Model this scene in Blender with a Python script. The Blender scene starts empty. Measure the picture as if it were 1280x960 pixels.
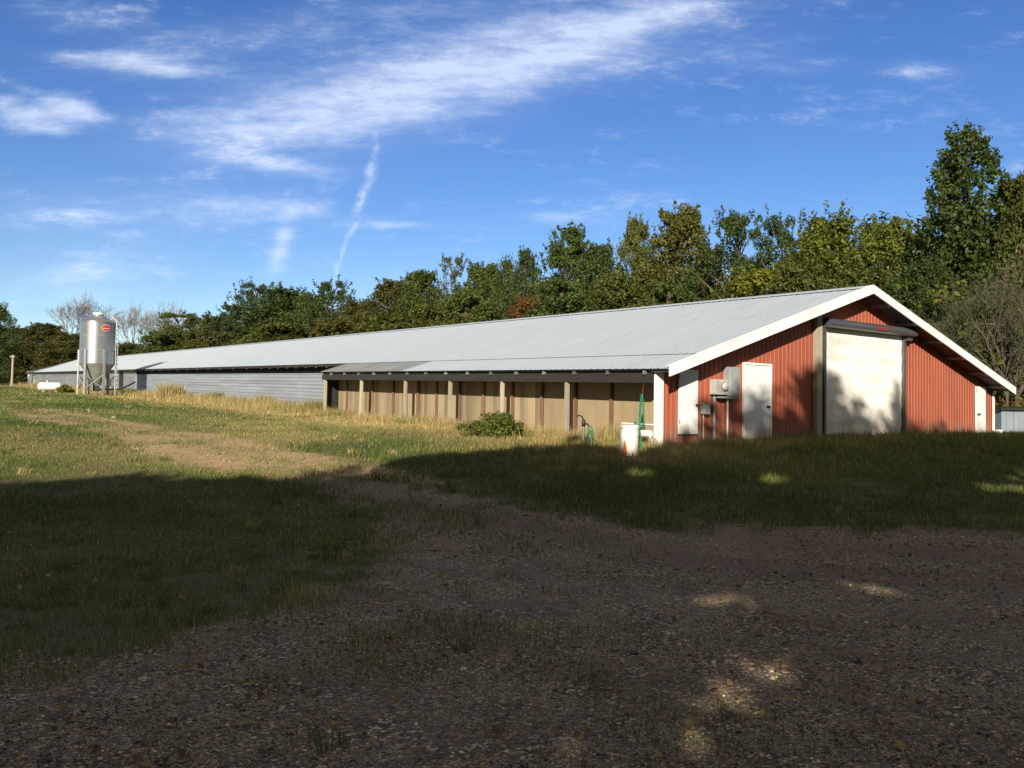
import bpy, math, random
import numpy as np
from mathutils import Vector
random.seed(7); RNG = np.random.default_rng(11)
scene = bpy.context.scene
COL = scene.collection
pi = math.pi

# ------------------------------------------------------------------ frame of the barn
AX, AY, TH = 3.5169, 19.0, .6205          # near porch corner and heading of the barn
UX, UY = -math.sin(TH), math.cos(TH)      # s runs along the barn, away from the camera
VX, VY = math.cos(TH), math.sin(TH)       # t runs across the barn, along the gable
GRADE = .0245                             # the barn follows the rising ground
SUN_D = Vector((.175, .985, -.404))
SUN_D.normalize()

def ss(a, b, x):
    x = np.clip((np.asarray(x, float) - a) / (b - a), 0, 1)
    return x * x * (3 - 2 * x)

def st(x, y):
    return (x - AX) * UX + (y - AY) * UY, (x - AX) * VX + (y - AY) * VY

def xy(s, t):
    return AX + s * UX + t * VX, AY + s * UY + t * VY

def gz(x, y):
    x = np.asarray(x, float); y = np.asarray(y, float)
    s, t = st(x, y)
    z = .8 * ss(8.5, 20.5, y)
    k = 3.
    sp = np.where(s / k < 30, np.log1p(np.exp(np.minimum(30, s / k))) * k, s)
    z = z + .0265 * np.minimum(sp, 170) * ss(12, 26, y)
    z = z + .16 * np.exp(-((s + 1.6) / 1.5) ** 2) * ss(.5, 3, t) * (1 - ss(17, 21, t))
    return z

# ------------------------------------------------------------------ value noise
_tab = RNG.random((256, 256))
def vnoise(x, y, sc, seed=0):
    x = np.asarray(x, float) / sc + seed * 17.3 + 500; y = np.asarray(y, float) / sc + seed * 7.7 + 500
    i = np.floor(x).astype(int); j = np.floor(y).astype(int)
    fx = x - i; fy = y - j
    fx = fx * fx * (3 - 2 * fx); fy = fy * fy * (3 - 2 * fy)
    g = lambda a, b: _tab[a % 256, b % 256]
    return (g(i, j) * (1 - fx) + g(i + 1, j) * fx) * (1 - fy) + (g(i, j + 1) * (1 - fx) + g(i + 1, j + 1) * fx) * fy

def fbm(x, y, sc, seed=0):
    return (vnoise(x, y, sc, seed) + .5 * vnoise(x, y, sc / 2.1, seed + 1) + .25 * vnoise(x, y, sc / 4.3, seed + 2)) / 1.75

# ------------------------------------------------------------------ ground cover masks
GRAVEL = [(-3.0, 14.34), (-2.3, 14.56), (-1.03, 14.09), (.03, 13.13), (.95, 12.35), (1.79, 11.75), (2.38, 11.43), (3.83, 11.29),
          (6.67, 11.09), (14, 10.6), (40, 9), (40, -40), (-12, -40), (-6, -2), (-4.4, 3), (-3.4, 5.0), (-2.75, 5.83), (-2.43, 6.41), (-2.07, 7.25),
          (-1.8, 8.15), (-1.48, 9.47), (-2.2, 11.89)]
TRACK = [(-1.5, 13.5), (-2.67, 14.4), (-5.29, 16.7), (-8.85, 20.5), (-13.29, 25.3), (-19.57, 33.6), (-28, 45), (-45, 66), (-70, 100)]

def seg_dist(x, y, pts, closed):
    d = np.full(np.shape(x), 1e9); n = len(pts)
    for i in range(n if closed else n - 1):
        ax, ay = pts[i]; bx, by = pts[(i + 1) % n]
        ex, ey = bx - ax, by - ay
        h = np.clip(((x - ax) * ex + (y - ay) * ey) / (ex * ex + ey * ey), 0, 1)
        d = np.minimum(d, np.hypot(x - ax - h * ex, y - ay - h * ey))
    return d

def inside(x, y, pts):
    c = np.zeros(np.shape(x), bool); n = len(pts)
    for i in range(n):
        ax, ay = pts[i]; bx, by = pts[(i + 1) % n]
        cond = ((ay > y) != (by > y)) & (x < (bx - ax) * (y - ay) / (by - ay + 1e-12) + ax)
        c ^= cond
    return c

def gravel_mask(x, y):
    sd = seg_dist(x, y, GRAVEL, True) * np.where(inside(x, y, GRAVEL), 1, -1)
    w = 1.7 * (fbm(x, y, 1.4, 3) - .5) + 1.1 * (fbm(x, y, .42, 4) - .5)
    return ss(-.45, .75, sd + w)

def track_mask(x, y):
    d = seg_dist(x, y, TRACK, False)
    rut = .30 * np.exp(-((d - .85) / .45) ** 2) + .53 * np.exp(-(d / 1.7) ** 2)
    return np.clip(rut * (-.1 + 1.0 * fbm(x, y, 3.2, 5) + .9 * fbm(x, y, .8, 6)), 0, 1) * ss(13, 15.5, y) * (1 - ss(60, 90, y))

RUT = [(-2.67, 14.4), (.2, 12.4), (2.6, 9.8), (7, 8.6), (16, 8.4)]
def rut_mask(x, y):
    d = seg_dist(x, y, RUT, False) + .25 * (fbm(x, y, 2.0, 61) - .5)
    return np.clip(np.exp(-((d - .85) / .42) ** 2) * (.5 + .9 * fbm(x, y, 1.5, 62)), 0, 1)

def dry_mask(x, y):
    s, t = st(x, y)
    strip = ss(-5.5, -1.2, t) * ss(-.5, 2, s) * (1 - ss(120, 140, s)) * (1 - ss(16, 17, t))
    patch = ss(.52, .72, fbm(x, y, 5.5, 8)) * (.3 + .45 * ss(-9, -3, x)) * ss(13, 17, y)
    return np.clip(np.maximum(strip, patch), 0, 1)

# ------------------------------------------------------------------ node helpers
def new_mat(name):
    m = bpy.data.materials.new(name); m.use_nodes = True
    nt = m.node_tree; nt.nodes.clear()
    return m, nt

class N:
    def __init__(s, nt): s.nt = nt
    def __call__(s, typ, ins=None, **kw):
        n = s.nt.nodes.new(typ)
        for k, v in kw.items(): setattr(n, k, v)
        for k, v in (ins or {}).items():
            if isinstance(v, bpy.types.NodeSocket): s.nt.links.new(v, n.inputs[k])
            else: n.inputs[k].default_value = v
        return n
    def math(s, op, a, b=0., c=0., clamp=False):
        n = s('ShaderNodeMath', {0: a, 1: b, 2: c}, operation=op); n.use_clamp = clamp
        return n.outputs[0]
    def mix(s, f, a, b, mode='MIX'):
        n = s('ShaderNodeMix', {0: f}, data_type='RGBA', blend_type=mode)
        for i, v in ((6, a), (7, b)):
            if isinstance(v, bpy.types.NodeSocket): s.nt.links.new(v, n.inputs[i])
            else: n.inputs[i].default_value = (*v[:3], 1)
        return n.outputs[2]
    def noise(s, vec, scale, detail=3, rough=.6, dist=0.):
        return s('ShaderNodeTexNoise', {'Vector': vec, 'Scale': scale, 'Detail': detail, 'Roughness': rough, 'Distortion': dist}).outputs[0]
    def ramp(s, f, stops):
        n = s('ShaderNodeValToRGB', {0: f}); e = n.color_ramp.elements
        while len(e) < len(stops): e.new(.5)
        for el, (p, c) in zip(e, stops):
            el.position = p; el.color = (*c, 1) if len(c) == 3 else c
        return n.outputs[0]
    def map(s, v, a, b, c=0., d=1.):
        return s('ShaderNodeMapRange', {0: v, 1: a, 2: b, 3: c, 4: d}).outputs[0]
    def scaled(s, vec, sc):
        return s('ShaderNodeMapping', {0: vec, 3: sc}).outputs[0]

def out(n, sh):
    n('ShaderNodeOutputMaterial', {0: sh})

def pmat(name, col, col2=None, rough=.7, metal=0., vs=(2, 2, 2), lo=.35, hi=.7, bump=0., bs=30., spec=.5, rnd=0., dirt=None, mud=None):
    """painted / wooden / metal surface: two colours mixed by stretched noise, optional bump and per-piece tone"""
    m, nt = new_mat(name); n = N(nt)
    oc = n('ShaderNodeTexCoord').outputs['Object']
    if col2 is None: col2 = [c * .72 for c in col]
    f = n.map(n.noise(n.scaled(oc, vs), 1., 5, .65), lo, hi)
    c = n.mix(f, col, col2)
    if rnd:
        a = n('ShaderNodeAttribute', attribute_name='rnd').outputs['Fac']
        c = n.mix(1., c, n.ramp(a, [(0, (1 - rnd,) * 3), (1, (1 + rnd * .6,) * 3)]), 'MULTIPLY')
    if dirt:
        g = n.map(n.noise(n.scaled(oc, dirt[1]), 1., 6, .7), dirt[2], dirt[3])
        c = n.mix(n.math('MULTIPLY', g, dirt[4]), c, dirt[0])
    if mud:
        zz = n('ShaderNodeSeparateXYZ', {0: oc}).outputs[2]
        k = n.math('ADD', n.map(zz, mud[1], mud[2], 1., 0.), n.map(n.noise(n.scaled(oc, (3, 3, 1.2)), 1., 5, .7), .3, .7, -.45, .45))
        c = n.mix(n.map(k, .25, 1., 0, .75), c, mud[0])
    ins = {'Base Color': c, 'Roughness': rough, 'Metallic': metal, 'Specular IOR Level': spec}
    if bump:
        b = n('ShaderNodeBump', {'Strength': bump, 'Distance': .01, 'Height': n.noise(n.scaled(oc, vs), bs / max(vs), 4)}).outputs[0]
        ins['Normal'] = b
    out(n, n('ShaderNodeBsdfPrincipled', ins).outputs[0])
    return m

# ------------------------------------------------------------------ mesh helpers
def link(o, parent=None):
    COL.objects.link(o)
    if parent: o.parent = parent
    return o

def np_mesh(name, V, F, attrs=None, mat=None, parent=None, smooth=False):
    V = np.asarray(V, np.float32); F = np.asarray(F, np.int32)
    k = F.shape[1]
    me = bpy.data.meshes.new(name)
    me.vertices.add(len(V)); me.vertices.foreach_set('co', V.ravel())
    me.loops.add(F.size); me.loops.foreach_set('vertex_index', F.ravel())
    me.polygons.add(len(F)); me.polygons.foreach_set('loop_start', np.arange(0, F.size, k, dtype=np.int32))
    if smooth: me.polygons.foreach_set('use_smooth', np.ones(len(F), bool))
    me.update(calc_edges=True)
    for a, d in (attrs or {}).items():
        at = me.attributes.new(a, 'FLOAT', 'POINT'); at.data.foreach_set('value', np.asarray(d, np.float32))
    if mat: me.materials.append(mat)
    return link(bpy.data.objects.new(name, me), parent)

class MB:
    """collects boxes, bars, tubes and lathes for ONE mesh object"""
    def __init__(s, shear=False, move=None): s.v = []; s.f = []; s.r = []; s.shear = shear; s.move = move
    def add(s, vs, fs):
        b = len(s.v); rr = random.random()
        s.v += [tuple(v) for v in vs]; s.f += [tuple(i + b for i in f) for f in fs]; s.r += [rr] * len(vs)
        return s
    def box(s, x0, x1, y0, y1, z0, z1):
        return s.add([(x, y, z) for z in (z0, z1) for y in (y0, y1) for x in (x0, x1)],
                     [(0, 2, 3, 1), (4, 5, 7, 6), (0, 1, 5, 4), (2, 6, 7, 3), (0, 4, 6, 2), (1, 3, 7, 5)])
    def hexa(s, p):   # 4 bottom, 4 top points
        return s.add(p, [(0, 3, 2, 1), (4, 5, 6, 7), (0, 1, 5, 4), (1, 2, 6, 5), (2, 3, 7, 6), (3, 0, 4, 7)])
    def tube(s, pts, rad, n=8, cap=True):
        pts = [Vector(p) for p in pts]; rad = rad if isinstance(rad, (list, tuple)) else [rad] * len(pts)
        vs, fs = [], []
        for i, p in enumerate(pts):
            d = (pts[min(i + 1, len(pts) - 1)] - pts[max(i - 1, 0)]).normalized()
            a = d.orthogonal().normalized() if abs(d.z) > .9 else d.cross(Vector((0, 0, 1))).normalized()
            b = d.cross(a)
            vs += [p + rad[i] * (math.cos(2 * pi * k / n) * a + math.sin(2 * pi * k / n) * b) for k in range(n)]
        for i in range(len(pts) - 1):
            for k in range(n):
                fs.append((i * n + k, i * n + (k + 1) % n, (i + 1) * n + (k + 1) % n, (i + 1) * n + k))
        if cap: fs += [tuple(range(n))[::-1], tuple((len(pts) - 1) * n + k for k in range(n))]
        return s.add(vs, fs)
    def lathe(s, prof, n=24, c=(0, 0, 0), axis='z'):
        vs, fs = [], []
        for r, h in prof:
            for k in range(n):
                a = 2 * pi * k / n; p = (r * math.cos(a), r * math.sin(a), h)
                if axis == 'x': p = (p[2], p[0], p[1])
                if axis == 'y': p = (p[0], p[2], p[1])
                vs.append((p[0] + c[0], p[1] + c[1], p[2] + c[2]))
        for i in range(len(prof) - 1):
            for k in range(n): fs.append((i * n + k, i * n + (k + 1) % n, (i + 1) * n + (k + 1) % n, (i + 1) * n + k))
        fs += [tuple(range(n))[::-1], tuple((len(prof) - 1) * n + k for k in range(n))]
        return s.add(vs, fs)
    def build(s, name, mat, parent=None, smooth=False, bevel=0.):
        me = bpy.data.meshes.new(name)
        v = [s.move(q) for q in s.v] if s.move else s.v
        v = [(x, y, z + GRADE * y) for x, y, z in v] if s.shear else v
        me.from_pydata(v, [], s.f); me.update()
        at = me.attributes.new('rnd', 'FLOAT', 'POINT'); at.data.foreach_set('value', np.array(s.r, np.float32))
        me.materials.append(mat)
        o = link(bpy.data.objects.new(name, me), parent)
        if smooth:
            me.polygons.foreach_set('use_smooth', np.ones(len(me.polygons), bool))
            e = o.modifiers.new('split', 'EDGE_SPLIT'); e.split_angle = math.radians(40)
        if bevel:
            b = o.modifiers.new('bevel', 'BEVEL'); b.width = bevel; b.segments = 2; b.limit_method = 'ANGLE'
        return o

def tag(o, label, cat, group=None, kind=None):
    if label: o['label'] = label
    if cat: o['category'] = cat
    if group: o['group'] = group
    if kind: o['kind'] = kind
    return o

def empty(name, loc, rz=0., label=None, cat=None, group=None):
    o = bpy.data.objects.new(name, None); o.empty_display_size = .3
    o.location = loc; o.rotation_euler = (0, 0, rz); COL.objects.link(o)
    return tag(o, label, cat, group)

# ------------------------------------------------------------------ world: Nishita sky with thin cirrus
def make_world():
    w = bpy.data.worlds.new('World'); scene.world = w; w.use_nodes = True
    nt = w.node_tree; nt.nodes.clear(); n = N(nt)
    sky = n('ShaderNodeTexSky', sky_type='NISHITA', sun_disc=False)
    sky.sun_elevation = math.asin(-SUN_D.z); sky.sun_rotation = math.atan2(-SUN_D.x, -SUN_D.y)
    sky.altitude = 200; sky.air_density = 1.0; sky.dust_density = .15; sky.ozone_density = 2.5
    d = n('ShaderNodeTexCoord').outputs['Generated']
    sep = n('ShaderNodeSeparateXYZ', {0: d}); x, y, z = sep.outputs
    ys = n.math('MAXIMUM', y, .05)
    u = n.math('DIVIDE', x, ys); v = n.math('DIVIDE', z, ys)
    uv = n('ShaderNodeCombineXYZ', {0: u, 1: v}).outputs[0]
    def P(px, py): return ((px - 640) / 1063., (513 - py) / 1063.)
    def blob(px, py, rx, ry, ang, amp):
        cx, cy = P(px, py); rx /= 1063.; ry /= 1063.
        m = n('ShaderNodeMapping', {0: uv, 1: (cx, cy, 0), 2: (0, 0, math.radians(ang)), 3: (rx, ry, 1)}, vector_type='TEXTURE').outputs[0]
        l = n('ShaderNodeVectorMath', {0: m, 1: m}, operation='DOT_PRODUCT').outputs['Value']
        return n.math('MULTIPLY', n.math('EXPONENT', n.math('MULTIPLY', l, -1.)), amp)
    def total(bl):
        t = None
        for b in bl:
            k = blob(*b); t = k if t is None else n.math('ADD', t, k)
        return t
    # soft feathered sheets: noise stretched along the wind
    sm = n('ShaderNodeMapping', {0: uv, 2: (0, 0, math.radians(-14)), 3: (4.5, 14, 1)}).outputs[0]
    n1 = n.noise(sm, 1., 10, .66, .25)
    sm2 = n('ShaderNodeMapping', {0: uv, 2: (0, 0, math.radians(7)), 3: (4.2, 16, 1)}).outputs[0]
    n2 = n.noise(sm2, 1., 10, .64, .25)
    A = total([(590, 85, 270, 55, 16, 1.0), (400, 130, 160, 40, 10, .75), (770, 25, 130, 26, 20, .75), (470, 20, 160, 26, 8, .5), (640, 25, 110, 22, 14, .45), (300, 150, 110, 30, 4, .45)])
    Bm = total([(285, 178, 110, 13, -6, .6), (320, 205, 100, 12, -7, .95), (165, 84, 95, 12, -5, .8), (90, 28, 70, 20, -8, .45), (230, 60, 120, 28, 10, .3),
                (250, 262, 150, 22, -3, .5), (80, 280, 120, 24, -6, .5), (110, 345, 90, 26, 10, .6), (347, 312, 13, 36, -16, .8), (1160, 78, 44, 11, -3, .8),
                (485, 282, 50, 5, 1, .65), (705, 271, 60, 8, -2, .6), (600, 283, 40, 5, -2, .3), (985, 70, 70, 14, 0, .25), (375, 258, 30, 12, 8, .3), (900, 60, 120, 20, 12, .2)])
    Cm = total([(20, 148, 70, 22, -6, 1.0), (85, 140, 38, 15, -14, .95), (40, 165, 60, 12, -3, .5)])
    fib = n.noise(n('ShaderNodeMapping', {0: uv, 2: (0, 0, math.radians(-20)), 3: (12, 55, 1)}).outputs[0], 1., 8, .7, .15)
    fine_ = n.noise(n('ShaderNodeMapping', {0: uv, 2: (0, 0, math.radians(-24)), 3: (22, 48, 1)}).outputs[0], 1., 8, .68, .4)
    def ragged(mask, na, lo, hi, gain):
        q = n.math('ADD', n.math('ADD', n.math('MULTIPLY', na, .5), n.math('MULTIPLY', fib, .25)), n.math('MULTIPLY', fine_, .25))
        q = n.math('MULTIPLY_ADD', q, 3.3, -1.15)
        return n('ShaderNodeMapRange', {0: n.math('ADD', q, n.math('MULTIPLY', n.math('MINIMUM', mask, 1.15), gain)), 1: lo, 2: hi, 3: 0., 4: 1.}, interpolation_type='SMOOTHSTEP').outputs[0]
    fa = ragged(A, n1, .55, 2.1, .68)
    fb = ragged(Bm, n2, .58, 1.85, .68)
    fc = ragged(Cm, n1, .55, 1.85, .78)
    # vapour trail: puffy broken ribbon
    wob = n('ShaderNodeTexNoise', {'Vector': uv, 'Scale': 60., 'Detail': 4.}).outputs['Color']
    uvw = n('ShaderNodeVectorMath', {0: uv, 1: n('ShaderNodeVectorMath', {0: n('ShaderNodeVectorMath', {0: wob, 1: (.5, .5, .5)}, operation='SUBTRACT').outputs[0], 'Scale': .013}, operation='SCALE').outputs[0]}, operation='ADD').outputs[0]
    old = uv; uv = uvw
    tr = total([(464, 168, 3, 5, 0, .4), (463, 187, 4, 8, -5, .6), (459, 213, 6, 15, -12, .9), (447, 251, 5, 19, -22, .95), (436, 289, 3, 12, -34, .6), (424, 318, 3, 18, -20, .65), (416, 342, 3, 12, -12, .5)])
    uv = old
    ft = n.math('MULTIPLY', tr, n.map(n.noise(uv, 70., 6, .7), .32, .62, .1, 1.))
    # plane overhead on which the added fill cover is laid out
    pl = n('ShaderNodeVectorMath', {0: d, 'Scale': n.math('DIVIDE', 1., n.math('ADD', n.math('MAXIMUM', z, 0.), .12))}, operation='SCALE').outputs[0]
    front = n.map(y, .05, .3)
    soft = n.math('MULTIPLY', n.math('ADD', A, Bm), n.map(n.math('ADD', n.math('MULTIPLY', n2, .6), n.math('MULTIPLY', fib, .4)), .33, .68, .0, .6))
    f = n.math('ADD', n.math('ADD', n.math('ADD', fa, fb), soft), n.math('ADD', fc, ft))
    f = n.math('MULTIPLY', f, front)
    f = n.math('MULTIPLY', n.math('MINIMUM', f, 1.0), CLOUD_MAX)
    hs = n('ShaderNodeHueSaturation', {'Hue': SKY_HUE, 'Saturation': SKY_SAT, 'Value': 1., 'Color': sky.outputs[0]}).outputs[0]
    c = n.mix(f, hs, CLOUD)
    # unseen cover added overhead and behind the viewpoint, toned as fill for the shade
    c = n.mix(n.math('MULTIPLY', n.math('MAXIMUM', n.map(z, .50, .72), n.map(y, .0, -.3)), n.map(n.noise(n.scaled(pl, (1, .4, 1)), .8, 6),   .25, .6, .75, .98)), c, FILL_SKY)
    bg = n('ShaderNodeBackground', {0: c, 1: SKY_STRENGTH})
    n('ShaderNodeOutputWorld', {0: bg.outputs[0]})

SKY_STRENGTH = .083; SKY_SAT = 1.27; SKY_HUE = .516; FILL_SKY = (3.0, 2.7, 2.1); CLOUD = (8.2, 8.9, 10.2); CLOUD_MAX = .55
EXPOSURE = .66; SUN_E = 4.9
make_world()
sl = bpy.data.lights.new('sun', 'SUN'); sl.energy = SUN_E; sl.angle = math.radians(.5); sl.color = (1, .9, .74)
so = bpy.data.objects.new('sun', sl); so.rotation_euler = SUN_D.to_track_quat('-Z', 'Y').to_euler(); so.location = (-10, -30, 30); COL.objects.link(so)

# ------------------------------------------------------------------ ground
def make_ground():
    def axis(lo, hi, core0, core1, st_):
        core = np.arange(core0, core1 + 1e-6, st_)
        a = [core0]; d = st_
        while a[-1] > lo: d *= 1.11; a.append(a[-1] - d)
        b = [core1]; d = st_
        while b[-1] < hi: d *= 1.11; b.append(b[-1] + d)
        return np.concatenate([np.array(a[:0:-1]), core, np.array(b[1:])])
    gx = axis(-900, 900, -16, 16, .16); gy = axis(-500, 1400, 2, 36, .16)
    X, Y = np.meshgrid(gx, gy); x, y = X.ravel(), Y.ravel()
    z = gz(x, y); gm = gravel_mask(x, y); tm = track_mask(x, y); dm = dry_mask(x, y); rm = rut_mask(x, y)
    z = z - .025 * rm + (fbm(x, y, 1.6, 21) - .5) * .05 + (fbm(x, y, .5, 22) - .5) * .03 * (gm > .2) - tm * .03
    nx, ny = len(gx), len(gy)
    i = np.arange(nx * ny).reshape(ny, nx)
    F = np.stack([i[:-1, :-1], i[:-1, 1:], i[1:, 1:], i[1:, :-1]], -1).reshape(-1, 4)
    m, nt = new_mat('ground'); n = N(nt)
    oc = n('ShaderNodeTexCoord').outputs['Object']
    A = lambda k: n('ShaderNodeAttribute', attribute_name=k).outputs['Fac']
    fine = n.noise(oc, 22., 4, .7); mid = n.noise(oc, 2.3, 4, .6); big = n.noise(oc, .45, 3)
    # gravel: crushed stone in brown soil
    vo = n('ShaderNodeTexVoronoi', {'Vector': oc, 'Scale': 52., 'Randomness': 1.})
    vo2 = n('ShaderNodeTexVoronoi', {'Vector': oc, 'Scale': 140., 'Randomness': 1.})
    stone = n.ramp(n('ShaderNodeSeparateColor', {0: vo.outputs['Color']}).outputs[0], [(0, (.045, .031, .021)), (.45, (.108, .08, .054)), (.8, (.24, .187, .126)), (1, (.66, .54, .38))])
    stone2 = n.ramp(n('ShaderNodeSeparateColor', {0: vo2.outputs['Color']}).outputs[0], [(0, (.04, .028, .019)), (.55, (.115, .085, .056)), (1, (.55, .44, .3))])
    soil = n.mix(n.map(big, .4, .65), (.10, .07, .046), (.135, .09, .058))
    g = n.mix(n.map(mid, .38, .62), stone2, stone)
    g = n.mix(n.map(n.noise(oc, 1.1, 5, .65), .45, .7, 0, .75), g, soil)
    g = n.mix(n.math('MULTIPLY', A('rut'), n.map(mid, .3, .6, .4, .9)), g, n.mix(n.map(fine, .3, .7), (.115, .08, .053), (.16, .114, .076)))
    # soil and thatch under the grass
    th = n.mix(n.map(fine, .35, .65), (.065, .064, .023), (.14, .12, .048))
    th = n.mix(n.map(mid, .35, .7), th, (.055, .07, .02))
    dry = n.mix(n.map(fine, .3, .7), (.30, .235, .11), (.46, .36, .18))
    dirt = n.mix(n.map(n.noise(oc, 6., 5, .7), .3, .7), (.27, .18, .095), (.43, .31, .175))
    c = n.mix(n.math('MULTIPLY', A('dry'), n.map(mid, .25, .6, .4, 1.)), th, dry)
    c = n.mix(n.map(n.math('ADD', A('track'), n.math('MULTIPLY', n.math('SUBTRACT', n.noise(oc, 3., 5, .7), .5), .9)), .25, .6), c, dirt)
    c = n.mix(n.map(n.math('ADD', A('gravel'), n.math('MULTIPLY', n.math('SUBTRACT', n.noise(oc, 5., 5, .7), .5), .8)), .35, .65), c, g)
    hgt = n.math('ADD', n.math('MULTIPLY', vo.outputs['Distance'], -.6), n.math('MULTIPLY', fine, .6))
    b = n('ShaderNodeBump', {'Strength': .7, 'Distance': .025, 'Height': hgt}).outputs[0]
    out(n, n('ShaderNodeBsdfPrincipled', {'Base Color': c, 'Roughness': .9, 'Specular IOR Level': .25, 'Normal': b}).outputs[0])
    o = np_mesh('ground', np.stack([x, y, z], 1), F, {'gravel': gm, 'track': tm, 'dry': dm, 'rut': rm}, m, smooth=True)
    tag(o, None, None, kind='structure')
make_ground()

# ------------------------------------------------------------------ foliage and grass materials
def leaf_material(name, stops, trans=.4):
    m, nt = new_mat(name); n = N(nt)
    a = n('ShaderNodeAttribute', attribute_name='rnd').outputs['Fac']
    oi = n('ShaderNodeObjectInfo')
    c = n.mix(1., n.ramp(a, stops), oi.outputs['Color'], 'MULTIPLY')
    c = n.mix(1., c, n.ramp(oi.outputs['Random'], [(0, (.8, .82, .8)), (1, (1.15, 1.1, 1.1))]), 'MULTIPLY')
    p = n('ShaderNodeBsdfPrincipled', {'Base Color': c, 'Roughness': .55, 'Specular IOR Level': .3})
    t = n('ShaderNodeBsdfTranslucent', {'Color': c})
    out(n, n('ShaderNodeMixShader', {0: trans, 1: p.outputs[0], 2: t.outputs[0]}).outputs[0])
    return m
M = {}
M['leaf'] = leaf_material('leaf', [(0, (.045, .058, .019)), (.45, (.082, .10, .031)), (.85, (.12, .135, .044)), (1, (.155, .155, .06))])
M['bark'] = pmat('bark', (.16, .125, .1), (.08, .062, .05), vs=(6, 6, 2), rough=.9, bump=.4)
M['twig_bark'] = pmat('twig_bark', (.10, .084, .066), (.05, .042, .033), vs=(6, 6, 2), rough=.9)
M['pale_bark'] = pmat('pale_bark', (.22, .20, .19), (.12, .11, .105), vs=(6, 6, 2), rough=.9)
def grass_material(name, stops):
    m, nt = new_mat(name); n = N(nt)
    a = n('ShaderNodeAttribute', attribute_name='rnd').outputs['Fac']; d = n('ShaderNodeAttribute', attribute_name='dry').outputs['Fac']
    c = n.mix(d, n.ramp(a, stops), n.ramp(a, [(0, (.28, .20, .085)), (.5, (.47, .35, .155)), (1, (.64, .51, .27))]))
    p = n('ShaderNodeBsdfPrincipled', {'Base Color': c, 'Roughness': .6, 'Specular IOR Level': .25})
    t = n('ShaderNodeBsdfTranslucent', {'Color': c})
    out(n, n('ShaderNodeMixShader', {0: .3, 1: p.outputs[0], 2: t.outputs[0]}).outputs[0])
    return m
M['grass'] = grass_material('grass', [(0, (.05, .082, .017)), (.5, (.108, .148, .035)), (1, (.215, .225, .065))])

# ------------------------------------------------------------------ grass blades
def blades(x, y, h, w, lean, z=None):
    n = len(x); z = gz(x, y) - .01 if z is None else z
    a = RNG.random(n) * 2 * pi; la = RNG.random(n) * 2 * pi
    dx, dy = np.cos(a) * w * .5, np.sin(a) * w * .5
    lx, ly = np.cos(la) * lean * h, np.sin(la) * lean * h
    V = np.empty((n, 5, 3), np.float32)
    V[:, 0] = np.stack([x - dx, y - dy, z], 1); V[:, 1] = np.stack([x + dx, y + dy, z], 1)
    V[:, 2] = np.stack([x - dx * .75 + lx * .35, y - dy * .75 + ly * .35, z + h * .6], 1); V[:, 3] = np.stack([x + dx * .75 + lx * .35, y + dy * .75 + ly * .35, z + h * .6], 1)
    V[:, 4] = np.stack([x + lx, y + ly, z + h], 1)
    b = (np.arange(n) * 5)[:, None]
    F = np.concatenate([b + np.array([[0, 1, 3]]), b + np.array([[0, 3, 2]]), b + np.array([[2, 3, 4]])], 0)
    return V.reshape(-1, 3), F

def scatter(y0, y1, dens, margin=1.5):
    area = .65 * (y1 * y1 - y0 * y0) + 2 * margin * (y1 - y0)
    n = int(area * dens)
    y = np.sqrt(RNG.random(n) * (y1 * y1 - y0 * y0) + y0 * y0)
    x = (RNG.random(n) * 2 - 1) * (.65 * y + margin)
    s, t = st(x, y)
    ok = ~((t > .75) & (s > .5) & (t < 16.4))
    return x[ok], y[ok]

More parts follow.
